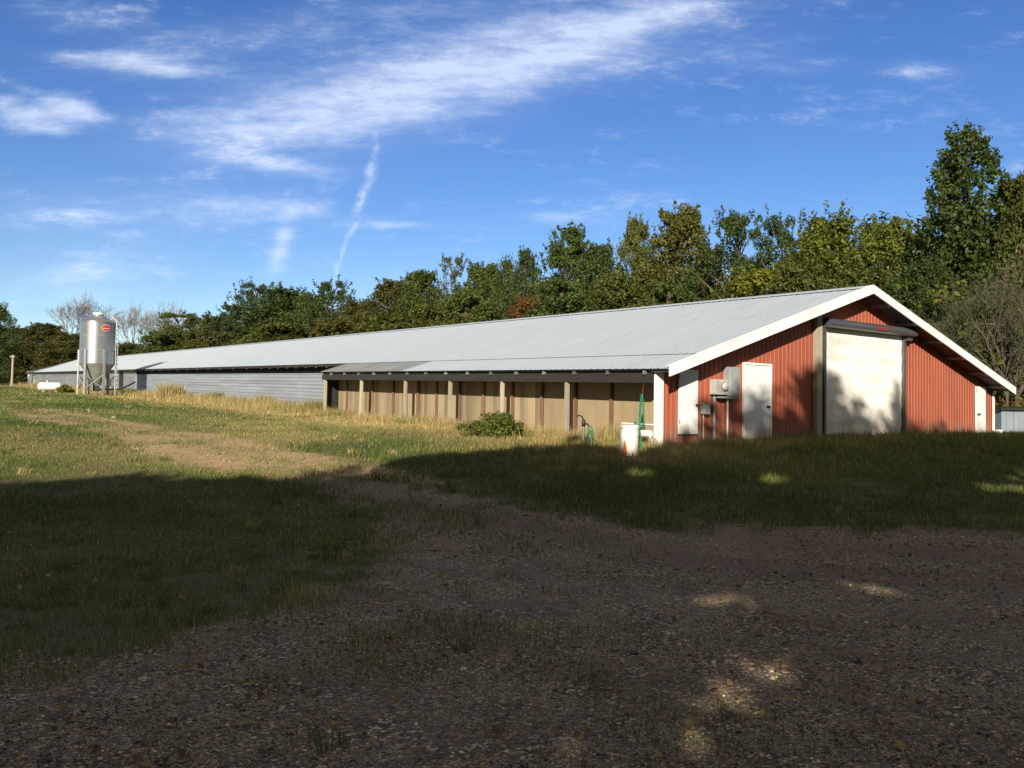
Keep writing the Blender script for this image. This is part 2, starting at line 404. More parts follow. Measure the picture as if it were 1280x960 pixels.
def make_grass():
    Vs, Fs, R, Dr = [], [], [], []
    base = 0
    for y0, y1, dens, hh, ww in ((3.2, 9, 1500, .055, .0055), (9, 16.5, 1050, .075, .008), (16.5, 27, 560, .075, .012), (27, 48, 120, .08, .03), (48, 95, 28, .11, .07)):
        x, y = scatter(y0, y1, dens)
        g = gravel_mask(x, y); tk = track_mask(x, y); dm = dry_mask(x, y)
        cl = np.clip(1.5 * fbm(x, y, .7, 31) - .22 + .5 * (fbm(x, y, .22, 32) - .5), 0, 1)
        keep = RNG.random(len(x)) < np.clip(1 - g * 1.03, .0, 1) * np.clip(1.15 - 1.5 * tk, .05, 1) * (.55 + .9 * cl)
        # thin grass creeping over the near left of the gravel
        creep = (g > .5) & (RNG.random(len(x)) < .6 * ss(.43, .62, .6 * fbm(x, y, .9, 33) + .4 * fbm(x, y, .3, 34)) * (1 - ss(-1.0, 2.2, x + .12 * (y - 8))))
        keep |= creep
        x, y, dm, cl = x[keep], y[keep], dm[keep], cl[keep]
        n = len(x); s, t = st(x, y)
        bank = ss(10.5, 12.5, y) * ss(-1, 2, x) * (1 - ss(-.3, .5, s) * 0)
        hl = 1 - .35 * ss(-2, -6, x) * ss(11, 14, y)
        h = hl * hh * (.5 + .9 * RNG.random(n)) * (.6 + .9 * cl) * (1 + .8 * bank * ss(-6, -1, s))
        V, F = blades(x, y, h, ww * (.7 + .6 * RNG.random(n)), .75 * RNG.random(n))
        Vs.append(V); Fs.append(F + base); base += len(V)
        tone = np.clip(.55 * RNG.random(n) + .9 * (fbm(x, y, 3.5, 35) - .28), 0, 1)
        d = np.clip(dm * (.2 + 1.0 * RNG.random(n)) + (RNG.random(n) < .04 + .07 * ss(-7, 0, x)) * .8, 0, 1)
        R.append(np.repeat(tone, 5)); Dr.append(np.repeat(d, 5))
    # coarse tufts and broad-leaved weeds standing out of the turf
    for y0, y1, dens, hh, ww, per in ((3.4, 10, 5.0, .13, .009, 26), (10, 20, 2.0, .15, .012, 26), (20, 45, .30, .17, .025, 16)):
        x, y = scatter(y0, y1, dens); g = gravel_mask(x, y)
        k = (RNG.random(len(x)) < np.clip(1.0 - g, .04, 1)) & (fbm(x, y, 2.5, 37) > .42) & (track_mask(x, y) < .4); x, y = x[k], y[k]
        sz = .4 + .9 * RNG.random(len(x)); tone0 = RNG.random(len(x)); dr0 = (RNG.random(len(x)) < .18) * .8
        a = RNG.random((len(x), per)) * 6.283; q = .09 * np.sqrt(RNG.random((len(x), per))) * (1 + .02 * y[:, None])
        bx = (x[:, None] + q * np.cos(a)).ravel(); by = (y[:, None] + q * np.sin(a)).ravel()
        n = len(bx); V, F = blades(bx, by, hh * np.repeat(sz, per) * (.4 + .6 * RNG.random(n)), ww * (.7 + .7 * RNG.random(n)), .3 + .8 * RNG.random(n))
        Vs.append(V); Fs.append(F + base); base += len(V)
        R.append(np.repeat(np.clip(.55 * np.repeat(tone0, per) + .3 * RNG.random(n), 0, 1), 5)); Dr.append(np.repeat(np.repeat(dr0, per), 5))
    o = np_mesh('grass', np.concatenate(Vs), np.concatenate(Fs), {'rnd': np.concatenate(R), 'dry': np.concatenate(Dr)}, M['grass'])
    tag(o, 'short green grass over the yard and the bank before the barn', 'grass', kind='stuff')
    # tall straw-coloured grass along the foot of the porch and the long wall
    n = 34000
    s = np.concatenate([RNG.random(n) * 20 + .8, RNG.random(30000) * 46 + 19, RNG.random(14000) * 60 + 64]); 
    t = np.concatenate([.62 - np.abs(RNG.normal(0, .85, n)), 1.2 - np.abs(RNG.normal(0, 1.1, 30000)), 1.2 - np.abs(RNG.normal(0, 1.2, 14000))])
    x, y = xy(s, t)
    cl = fbm(x, y, 1.1, 41)
    keep = (RNG.random(len(x)) < np.where(s < 19.8, ss(.3, .65, cl), ss(.18, .5, cl))) & ~((np.abs(s - 6) < 2.2) & (t < 0) & (t > -1.2) & (RNG.random(len(x)) < .7))
    x, y, cl, s, t = x[keep], y[keep], cl[keep], s[keep], t[keep]
    n = len(x)
    h = (.08 + .36 * RNG.random(n) ** 2.0) * (.45 + cl) * np.where(s < 19.8, 1 - .35 * ss(-.2, .5, t), 1.45)
    far = ss(15, 60, s)
    V, F = blades(x, y, h, (.009 + .02 * far) * (.6 + .8 * RNG.random(n)), .9 * RNG.random(n))
    d = np.clip(.45 + .75 * RNG.random(n) - .5 * ss(.5, .7, fbm(x, y, 1.7, 43)), 0, 1)
    o = np_mesh('dry_grass', V, F, {'rnd': np.repeat(RNG.random(n), 5), 'dry': np.repeat(d, 5)}, M['grass'])
    tag(o, 'tall straw-coloured grass along the foot of the porch and grey wall', 'grass', kind='stuff')
    # weeds on the crest of the bank in front of the gable
    n = 15000
    t = RNG.random(n) * 18 + .6; s = -.1 - np.abs(RNG.normal(0, 1.0, n))
    x, y = xy(s, t); cl = fbm(x, y, .8, 47)
    k = RNG.random(n) < ss(.32, .62, cl); x, y, cl = x[k], y[k], cl[k]; n = len(x)
    V, F = blades(x, y, (.08 + .26 * RNG.random(n) ** 2) * (.4 + cl), .010 + .008 * RNG.random(n), .9 * RNG.random(n))
    o = np_mesh('weeds', V, F, {'rnd': np.repeat(RNG.random(n) * .8, 5), 'dry': np.repeat((RNG.random(n) < .16) * .8, 5)}, M['grass'])
    tag(o, 'rough green weeds on the bank at the foot of the red gable', 'weeds', kind='stuff')
make_grass()

# ------------------------------------------------------------------ loose stones on the drive
def make_stones():
    n = 150000
    y = 3.0 + 9.5 * RNG.random(n) ** 1.7
    x = (RNG.random(n) * 2 - 1) * (.65 * y + .4)
    g = gravel_mask(x, y); cl = fbm(x, y, 1.4, 51)
    k = RNG.random(n) < g * (.12 + 1.1 * ss(.35, .65, cl)) * (1 - .75 * rut_mask(x, y)); x, y = x[k], y[k]; n = len(x)
    r = np.clip(.0032 * np.exp(RNG.normal(0, .6, n)), .002, .026) * (.75 + .06 * y)
    dirs = np.array([(1, 0, 0), (-1, 0, 0), (0, 1, 0), (0, -1, 0), (0, 0, 1), (0, 0, -1)], float)
    a = RNG.random(n) * 2 * pi; c, s_ = np.cos(a), np.sin(a)
    j = .65 + .7 * RNG.random((n, 6))
    P = dirs[None] * j[..., None] * np.stack([1 + .4 * RNG.random(n), .8 + .3 * RNG.random(n), .5 + .3 * RNG.random(n)], 1)[:, None]
    P = P + RNG.normal(0, .18, P.shape)
    Q = np.stack([P[..., 0] * c[:, None] - P[..., 1] * s_[:, None], P[..., 0] * s_[:, None] + P[..., 1] * c[:, None], P[..., 2]], -1) * r[:, None, None]
    z = gz(x, y) + (fbm(x, y, 1.6, 21) - .5) * .05 + (fbm(x, y, .5, 22) - .5) * .03
    Q += np.stack([x, y, z + r * .12], 1)[:, None]
    f = np.array([(0, 2, 4), (2, 1, 4), (1, 3, 4), (3, 0, 4), (2, 0, 5), (1, 2, 5), (3, 1, 5), (0, 3, 5)])
    F = ((np.arange(n) * 6)[:, None, None] + f[None]).reshape(-1, 3)
    m, nt = new_mat('stone'); nn = N(nt)
    at = nn('ShaderNodeAttribute', attribute_name='rnd').outputs['Fac']
    col = nn.ramp(at, [(0, (.06, .042, .028)), (.35, (.125, .092, .062)), (.65, (.26, .2, .134)), (.88, (.50, .39, .26)), (1, (.74, .61, .44))])
    out(nn, nn('ShaderNodeBsdfPrincipled', {'Base Color': col, 'Roughness': .8, 'Specular IOR Level': .35}).outputs[0])
    o = np_mesh('gravel', Q.reshape(-1, 3), F, {'rnd': np.repeat(RNG.random(n), 6)}, m)
    tag(o, 'loose crushed stone scattered over the shaded brown drive', 'gravel', kind='stuff')
make_stones()

def make_litter():
    n = 5200
    y = 3.0 + 14 * RNG.random(n) ** 1.4; x = (RNG.random(n) * 2 - 1) * (.65 * y + .4)
    k = fbm(x, y, 1.9, 71) + .25 * RNG.random(n) > .58; x, y = x[k], y[k]; n = len(x)
    nr = RNG.normal(0, .35, (n, 3)); nr[:, 2] = 1; nr /= np.linalg.norm(nr, axis=1, keepdims=True)
    V, F = leaf_quads(np.stack([x, y, gz(x, y) + .028], 1), nr, .045, .7)
    m = grass_material('litter', [(0, (.10, .06, .03)), (.5, (.22, .14, .06)), (1, (.40, .28, .13))])
    o = np_mesh('fallen_leaves', V, F, {'rnd': np.repeat(RNG.random(n), 4), 'dry': np.zeros(n * 4)}, m)
    tag(o, 'dry brown fallen leaves strewn over the drive and shaded grass', 'leaves', kind='stuff')

# ------------------------------------------------------------------ trees
def leaf_quads(C, nrm, size, aspect=.62):
    n = len(C)
    a = np.cross(nrm, RNG.normal(0, 1, (n, 3))); a /= np.linalg.norm(a, axis=1, keepdims=True) + 1e-9
    b = np.cross(nrm, a)
    L = size * (.4 + 1.1 * RNG.random(n)); L = L[:, None]
    fold = nrm * L * .12
    V = np.stack([C - a * L * .5, C + b * L * aspect * .5 + fold, C + a * L * .5, C - b * L * aspect * .5 + fold], 1)
    F = (np.arange(n) * 4)[:, None] + np.array([[0, 1, 2, 3]])
    return V.reshape(-1, 3), F

def clump_leaves(centers, radii, per, size, tone=None):
    """leaves spread through many small clumps; returns verts, faces, rnd"""
    k = len(centers)
    d = RNG.normal(0, 1, (k, per, 3)); d /= np.linalg.norm(d, axis=2, keepdims=True)
    rr = RNG.random((k, per, 1)) ** .45
    P = centers[:, None] + d * rr * radii[:, None, None] * np.array([1.05, 1.05, .8])
    nrm = d + RNG.normal(0, .5, d.shape) + np.array([0, 0, .45]); nrm /= np.linalg.norm(nrm, axis=2, keepdims=True)
    tone = RNG.random(k) if tone is None else tone
    R = np.clip(.45 * tone[:, None] + .55 * RNG.random((k, per)), 0, 1)
    return P.reshape(-1, 3), nrm.reshape(-1, 3), R.ravel()

def env(kind, h):
    if kind == 'conic': return np.clip((1 - h) * 1.5, 0, 1) ** .6 * (.75 + .25 * ss(0, .25, h)) + .12
    if kind == 'tower': return np.clip(1 - h, 0, 1) ** .72 * (.82 + .18 * ss(0, .2, h)) + .07
    if kind == 'bush': return np.sqrt(np.clip(1 - (np.clip(h, 0, 1) * 1.02 - .1) ** 2, .02, 1))
    if kind in ('open', 'airy'): return (.35 + .65 * np.sin(np.clip(h, 0, 1) * pi * .92 + .1)) 
    return np.clip(np.sin(np.clip(h * .84 + .2, 0, 1) * pi), .12, 1) ** .5

TREE_H, TREE_R = 15., 4.
def make_proto(kind, seed):
    global RNG
    keep = RNG; RNG = np.random.default_rng(seed); random.seed(seed)
    tb = MB(); H, R = TREE_H, TREE_R
    if kind in ('bare', 'twig'):
        def grow(p, d, L, r, lev):
            q = p + d * L * .5 + Vector((random.uniform(-1, 1), random.uniform(-1, 1), random.uniform(-.4, .6))) * L * .06
            e = q + d * L * .5
            r = max(r, .016 if kind == 'bare' else .014)
            tb.tube([p, q, e], [r, r * .85, r * .68], 5 if lev < 2 else 3, cap=False)
            if lev >= (6 if kind == 'bare' else 5): return
            k = (3 if lev < 5 else 2) if lev else 5
            if kind == 'twig' and lev == 0: k = 7
            for i in range(k):
                spread = (.55 if lev else .5) if kind == 'bare' else .85
                nd = (d + Vector((random.gauss(0, 1), random.gauss(0, 1), random.gauss(0, .6))) * spread * .72 + Vector((0, 0, .12 if kind == 'bare' else .02))).normalized()
                start = p.lerp(e, random.uniform(.55, 1)) if lev else p.lerp(e, random.uniform(.6, 1))
                grow(start, nd, L * random.uniform(.62, .85), r * random.uniform(.5, .66), lev + 1)
        if kind == 'bare': grow(Vector((0, 0, -.3)), Vector((.02, 0, 1)), H * .3, .17, 0)
        else:
            for i in range(3): grow(Vector((random.uniform(-1.2, 1.2), random.uniform(-1.2, 1.2), -.3)), Vector((random.uniform(-.3, .3), random.uniform(-.3, .3), 1)).normalized(), H * .26, .17, 0)
        V = np.array([tuple(v) for v in tb.v]); 
        sc = np.array([R / np.percentile(np.abs(V[:, 0]), 97), R / np.percentile(np.abs(V[:, 1]), 97), H / V[:, 2].max()])
        tb.v = [tuple(v * sc) for v in V]
        if kind == 'twig':   # a few dead leaves caught in the twigs
            C = np.array(tb.v)[RNG.integers(0, len(tb.v), 15000)] + RNG.normal(0, .2, (15000, 3)); C = C[C[:, 2] > 2.0]
            V, F = leaf_quads(C, RNG.normal(0, 1, C.shape) / 1.7, .13); rn = RNG.random(len(C))
        else:
            C = np.array(tb.v)[RNG.integers(0, len(tb.v), 500)]; C = C[C[:, 2] > 6]
            V, F = leaf_quads(C, RNG.normal(0, 1, C.shape) / 1.7, .10); rn = RNG.random(len(C))
    else:
        K, per, size, rc, h0 = {'round': (165, 190, .22, (.75, 1.25), .05), 'conic': (190, 200, .21, (.6, 1.1), .04), 'open': (90, 170, .20, (.6, 1.1), .12), 'tower': (330, 150, .22, (.6, 1.05), .03),
                                'airy': (85, 80, .19, (.5, 1.0), .15), 'bush': (120, 190, .29, (.9, 1.5), .02)}[kind]
        h = h0 + (1 - h0) * RNG.random(K) ** (.8 if kind != 'conic' else 1.3)
        if kind == 'tower': h = h0 + (1 - h0) * (1 - np.sqrt(RNG.random(K) * .97 + .003))
        h[:4] = (.97, .93, .9, .86)
        a = RNG.random(K) * 2 * pi
        lob = 1 + .28 * np.sin(a * 2 + seed) * np.sin(h * 9 + seed * 2) + .12 * np.sin(a * 5 + h * 13)
        rad = R * .86 * env(kind, (h - h0) / (1 - h0)) * np.sqrt(.12 + .88 * RNG.random(K)) * lob
        if kind == 'tower': rad = R * .9 * env(kind, (h - h0) / (1 - h0)) * np.sqrt(.05 + .95 * RNG.random(K)) * (1 + .14 * np.sin(a * 3 + h * 11))
        C = np.stack([np.cos(a) * rad, np.sin(a) * rad, h * H * .95], 1)
        rcl = (rc[0] + (rc[1] - rc[0]) * RNG.random(K)) * (1 - .45 * ss(.7, 1, h))
        P, nr, rn = clump_leaves(C, rcl, per, size)
        # spiky shoots on the crown's rim so the outline is ragged
        kk = K
        sa = RNG.random(kk) * 2 * pi; sh = h0 + (1 - h0) * RNG.random(kk) ** .6; sr = R * 1.0 * env(kind, (sh - h0) / (1 - h0)) * (.75 + .35 * RNG.random(kk))
        S0 = np.stack([np.cos(sa) * sr, np.sin(sa) * sr, sh * H * .95], 1)
        dirn = np.stack([np.cos(sa) * .5, np.sin(sa) * .5, .5 + RNG.random(kk)], 1)
        tt = RNG.random((kk, 26, 1)) * (.65 if kind != 'bush' else .9)
        P2 = (S0[:, None] + dirn[:, None] * tt + RNG.normal(0, .085, (kk, 26, 3))).reshape(-1, 3)
        n2 = RNG.normal(0, 1, P2.shape); n2 /= np.linalg.norm(n2, axis=1, keepdims=True)
        P = np.concatenate([P, P2]); nr = np.concatenate([nr, n2]); rn = np.concatenate([rn, RNG.random(len(P2))])
        V, F = leaf_quads(P, nr, size); 
        nseg = 7; tp = [Vector((.25 * math.sin(i * 1.3 + seed) * i / nseg, .25 * math.cos(i * 1.7 + seed) * i / nseg, -.3 + H * .9 * i / nseg)) for i in range(nseg + 1)]
        tb.tube(tp, [.26 * (1 - i / (nseg + .6)) for i in range(nseg + 1)], 7, cap=False)
        for c in C[::2]:
            z0 = max(1.2, c[2] - .55 * math.hypot(c[0], c[1]) - .6); f = min(z0 / (H * .9), .98) * nseg
            b0 = tp[int(f)].lerp(tp[min(int(f) + 1, nseg)], f - int(f)); e = Vector(c)
            mid = b0.lerp(e, .55) + Vector((random.gauss(0, .15), random.gauss(0, .15), .2))
            tb.tube([b0, mid, e], [.075, .05, .02], 4, cap=False)
    me_t = tb.build('trunk', M['pale_bark'] if kind == 'bare' else M['twig_bark'] if kind == 'twig' else M['bark'], smooth=False)
    cr = np_mesh('crown', V, F, {'rnd': np.repeat(rn, 4)}, M['leaf'])
    RNG = keep
    return me_t, cr

TREES = [
    (-73.1, 120, 11.88, 1.92, 'round', (0.75, 1, 0.72), 'dark leafy tree at the far left edge, above the grass track'),
    (-96.61, 165, 11.2, 4.04, 'bush', (1.12, 1.02, 0.85), 'brownish rounded tree behind the short wooden post'),
    (-88.28, 160, 11.79, 3.91, 'round', (1.2, 1.02, 0.8), 'dull olive tree between the wooden post and the bare tree behind the bin'),
    (-77.15, 150, 16.98, 5.64, 'bare', (1.12, 1.02, 0.85), 'bare grey tree with fine spreading twigs rising behind the feed bin'),
    (-74.02, 142, 9.12, 3.21, 'round', (1.2, 1.02, 0.8), 'low olive-brown tree at the foot of the bare tree, left of the bin'),
    (-67.32, 150, 15.43, 3.1, 'bare', (1.12, 1.02, 0.85), 'leafless grey tree just right of the feed bin, the one nearer the bin'),
    (-61.13, 146, 15.74, 3.3, 'bare', (1.12, 1.02, 0.85), 'leafless grey tree between another bare tree and a small olive tree'),
    (-61.16, 135, 7.22, 2.54, 'bush', (1.22, 1.1, 0.78), 'low russet bush beside the right-hand rim of the feed bin'),
    (-54.08, 138, 12.83, 3.38, 'open', (1.2, 1.18, 0.75), 'small loose-crowned olive tree right of the bare trees, above the silver roof'),
    (-52.25, 128, 9.01, 2.89, 'bush', (1, 1.15, 0.8), 'low green bush above the roof, below the small olive tree'),
    (-46.45, 126, 9.04, 2.61, 'bush', (1.2, 1.02, 0.8), 'low dull bush in the dip between small olive tree and brown twiggy tree'),
    (-43.99, 128, 11.69, 3.13, 'bush', (1.12, 1.02, 0.85), 'brown twiggy tree sloping down to the left of the open-topped dark tree'),
    (-39.84, 131, 17.43, 2.96, 'open', (0.7, 0.92, 0.85), 'tall open-topped dark tree, leftmost peak of the long wood behind the roof'),
    (-41.8, 126, 13.36, 2.13, 'open', (0.7, 0.92, 0.85), 'smaller open dark tree leaning against the tall open-topped one'),
    (-32.01, 119, 15.16, 4.03, 'round', (0.75, 1, 0.72), 'broad round dark green tree between the two open-topped trees'),
    (-26.41, 112, 13.92, 2.53, 'round', (0.75, 1, 0.72), 'dark green tree tucked behind the right side of the broad round one'),
    (-22.84, 107, 14.95, 2.52, 'open', (0.75, 1, 0.72), 'open-topped green tree where the thin vapour trail meets the wood'),
    (-18.08, 101, 11.88, 2.66, 'round', (1.2, 1.02, 0.8), 'low dull tree in the dip right of the vapour trail'),
    (-13.5, 94, 13.65, 2.48, 'round', (1.2, 1.02, 0.8), 'olive-brown tree with a flat top right of the dip in the wood'),
    (-9.71, 90, 14.24, 2.2, 'round', (1, 1.15, 0.8), 'mid green tree left of the pale thin-topped tree'),
    (-6.0, 84, 15.06, 1.58, 'airy', (1.12, 1.02, 0.85), 'tall thin-leaved greyish-brown tree standing above its green neighbours'),
    (-2.82, 80, 13.65, 2.11, 'round', (1, 1.15, 0.8), 'rounded green tree just right of the thin greyish-brown one'),
    (-0.54, 77, 13.69, 1.45, 'conic', (1, 1.15, 0.8), 'narrow pointed green tree left of the dark pyramid-shaped tree, the shorter of two'),
    (1.09, 75, 14.41, 1.41, 'conic', (0.7, 0.92, 0.85), 'narrow pointed bluish-green tree touching the dark pyramid-shaped tree'),
    (4.5, 69, 15.29, 2.47, 'conic', (0.75, 1, 0.72), 'big dark pyramid-shaped tree in the middle of the wood'),
    (6.57, 66, 13.37, 1.61, 'round', (0.75, 1, 0.72), 'dark tree in the notch between the pyramid-shaped tree and the tall olive tree'),
    (1.39, 66, 8.94, 1.37, 'bush', (1.9, 0.8, 0.65), 'rust-red bush showing above the roof below the dark pyramid tree'),
    (9.11, 63, 14.94, 1.54, 'conic', (1.2, 1.18, 0.75), 'tall olive tree with a pointed top left of the tall bronze-green tree'),
    (11.55, 59, 14.94, 2.0, 'round', (1.22, 1.1, 0.78), 'tall bronze-green tree, highest in the middle of the wood'),
    (13.47, 60, 12.6, 0.85, 'conic', (1, 1.15, 0.8), 'slim green tree between the bronze-green tree and the airy bluish trees'),
    (14.78, 56, 13.93, 1.69, 'open', (0.7, 0.92, 0.85), 'airy bluish-green tree with sky between its leaves, the left one of the pair'),
    (16.7, 53, 13.13, 1.4, 'open', (0.7, 0.92, 0.85), 'airy bluish-green tree with sky showing through, next to the yellowing tree'),
    (14.36, 50, 9.17, 1.69, 'bush', (1.9, 1.75, 0.7), 'bright yellow-green bush above the roof below the airy trees'),
    (18.6, 50, 12.58, 2.07, 'round', (1.4, 1.42, 0.7), 'broad yellowing tree behind the roof ridge end, taller of two'),
    (20.6, 47, 11.68, 1.77, 'round', (1.4, 1.42, 0.7), 'broad yellow-green tree between the roof peak and the huge dark tree'),
    (15.89, 47, 9.12, 1.41, 'bush', (1.2, 1.18, 0.75), 'olive bush above the roof in front of the yellowing tree'),
    (22.97, 43, 15.64, 2.59, 'tower', (0.75, 1, 0.72), 'huge dark green tree towering over the right end of the barn'),
    (24.82, 41, 12.96, 1.31, 'round', (1.22, 1.1, 0.78), 'russet-tinged tree cut off by the right edge beside the huge dark tree'),
    (20.16, 42, 8.61, 1.42, 'round', (0.75, 1, 0.72), 'very dark low tree under the left side of the huge tree'),
    (25.91, 46, 11.01, 2.08, 'round', (0.75, 1, 0.72), 'dark leafy tree behind the bare brown thicket at the right edge'),
    (22.37, 44, 8.5, 1.41, 'round', (0.75, 1, 0.72), 'dark leafy tree filling the gap right of the roof peak'),
    (21.1, 36, 8.26, 1.56, 'twig', (0.95, 1.02, 0.78), 'bare brown thicket tree with tangled branches at the right edge'),
    (20.47, 38, 7.35, 1.43, 'twig', (0.95, 1.02, 0.78), 'bare brown thicket tree in front of the foot of the huge dark tree'),
    (19.5, 40, 6.21, 1.13, 'twig', (0.95, 1.02, 0.78), 'small bare brown tree behind the right slope of the roof'),
    (-3.97, 74, 10.0, 1.95, 'bush', (1, 1.15, 0.8), 'low green tree above the roof below the thin greyish-brown tree'),
    (-7.67, 80, 9.4, 2.11, 'bush', (1.2, 1.18, 0.75), 'low olive tree at the roof line below the mid green tree'),
    (3.4, 62, 9.77, 1.75, 'bush', (0.75, 1, 0.72), 'low dark green tree at the roof line right of the rust-red bush'),
    (6.87, 56, 9.43, 1.58, 'bush', (1.2, 1.18, 0.75), 'low olive tree at the roof line below the notch in the wood'),
    (9.83, 52, 8.45, 1.47, 'bush', (1, 1.15, 0.8), 'low green tree at the roof line below the bronze-green tree'),
    (-13.39, 88, 8.91, 2.32, 'bush', (1.2, 1.18, 0.75), 'low olive tree at the roof line below the flat-topped tree'),
    (-20.03, 96, 8.9, 2.53, 'bush', (1.2, 1.02, 0.8), 'low brownish tree at the roof line below the vapour trail'),
    (-28.83, 105, 9.02, 3.16, 'bush', (1.2, 1.18, 0.75), 'low olive tree at the roof line below the broad round tree'),
    (18.0, 44, 8.37, 1.41, 'bush', (1.2, 1.18, 0.75), 'olive bush right behind the white-trimmed roof peak'),
]


NAMES = {'round': 'broadleaf_tree', 'conic': 'pointed_tree', 'tower': 'tall_tree', 'open': 'open_tree', 'airy': 'sparse_tree', 'bush': 'bushy_tree', 'bare': 'bare_tree', 'twig': 'thicket_tree'}
def make_trees():
    protos = {}
    used = {}
    for k, cnt in (('round', 3), ('conic', 2), ('tower', 1), ('open', 2), ('airy', 1), ('bush', 3), ('bare', 3), ('twig', 2)):
        protos[k] = [make_proto(k, 100 + 13 * i + len(k) * 7) for i in range(cnt)]
    for i, (x, y, h, hw, k, tint, lab) in enumerate(TREES):
        u = used.get(k, 0); used[k] = u + 1
        t, c = protos[k][u % len(protos[k])]
        if u >= len(protos[k]): t, c = t.copy(), c.copy(); link(t); link(c)
        root = empty(NAMES[k], (x, y, float(gz(x, y)) - .05), random.random() * 6.28, lab, 'tree', 'trees of the wood behind the barn')
        wf = {'bare': 1.1, 'twig': 1.1, 'conic': 1.45, 'tower': 1.5, 'airy': 1.4, 'bush': 1.6}.get(k, 1.75)
        root.scale = (wf * hw / TREE_R, wf * hw / TREE_R, h / TREE_H)
        t.parent = root; c.parent = root
        c.color = (*tint, 1)
make_trees()

def leaf_mass(name, centers, radii, per, size, tone, label, cat):
    P, nr, rn = clump_leaves(centers, radii, per, size, tone)
    V, F = leaf_quads(P, nr, size)
    o = np_mesh(name, V, F, {'rnd': np.repeat(rn, 4)}, M['leaf'])
    return tag(o, label, cat, kind='stuff')

def make_undergrowth():
    n = 900
    s = RNG.random(n) * 175 - 8; t = 24 + 9 * RNG.random(n)
    x, y = xy(s, t); z = gz(x, y) + (.4 + 6.4 * RNG.random(n) ** 1.1)
    o = leaf_mass('undergrowth', np.stack([x, y, z], 1), .9 + .9 * RNG.random(n), 130, .30, RNG.random(n), 'tangled green undergrowth filling the foot of the wood behind the barn', 'undergrowth')
    o.color = (1.15, 1.1, .75, 1)
    n = 1300
    s = RNG.random(n) * 230 - 25; t = 36 + 12 * RNG.random(n)
    x, y = xy(s, t); z = gz(x, y) + (.5 + (8.0 + 8.5 * fbm(s, t, 6, 81)) * RNG.random(n))
    o = leaf_mass('woods', np.stack([x, y, z], 1), 1.2 + 1.2 * RNG.random(n), 120, .40, RNG.random(n), 'deeper dark wood seen between the nearer trees behind the barn', 'woods')
    o.color = (.95, 1.05, .75, 1)
    # brush closing the view beyond the far end of the barn
    n = 260
    x = -108 + 62 * RNG.random(n); y = 168 + 14 * RNG.random(n); z = gz(x, y) + .4 + 8.0 * RNG.random(n)
    o = leaf_mass('brush', np.stack([x, y, z], 1), 1.5 + 1.4 * RNG.random(n), 120, .5, RNG.random(n), 'dull brown-green brush beyond the far end of the long roof', 'brush')
    o.color = (1.3, 1.0, .75, 1)
make_undergrowth()

# ------------------------------------------------------------------ shade trees behind the viewpoint (they throw the yard's shade)
PROF = [(-40, 9.01), (-11.71, 9.01), (-11.14, 9.13), (-10.77, 9.32), (-10.37, 9.52), (-9.66, 9.37), (-8.63, 9.27), (-7.88, 9.44), (-7.0, 10.17), (-6.93, 9.68), (-6.26, 10.78), (-4.84, 11.16), (-3.64, 11.63), (-3.6, 12.99), (-2.98, 11.84), (-2.03, 10.98), (-1.56, 11.5), (-1.1, 12.41), (-0.66, 12.69), (-0.58, 13.2), (-0.33, 13.67), (0.4, 13.94), (0.95, 14.24), (1.88, 14.94), (2.49, 15.52), (3.0, 16.05), (3.39, 15.92), (3.8, 15.74), (4.36, 15.56), (4.86, 15.32), (5.19, 15.79), (5.55, 16.48), (5.8, 16.38), (6.18, 16.04), (6.57, 15.81), (7.01, 15.51), (8.23, 15.61), (9.75, 16.11), (40, 16.11)]
PATCH = [(1.10, 4.78, .28, .34), (1.75, 5.35, .26, .34), (1.85, 7.37, .3, .4), (4.51, 8.71, .55, .34), (3.38, 7.87, .26, .34), (8.27, 14.4, .45, .6), (7.18, 12.03, .35, .3),
         (1.16, 6.39, .18, .2), (.87, 4.13, .18, .16), (.42, 4.05, .26, .22), (4.52, 14.98, .3, .4), (3.26, 5.77, .2, .24), (2.34, 15.4, .3, .4),
         (4.9, 8.5, .4, .25), (1.55, 4.3, .12, .14), (2.75, 5.0, .14, .18), (2.0, 7.2, .16, .2), (9.5, 15.5, .6, .6), (.4, 6.6, .16, .2)]
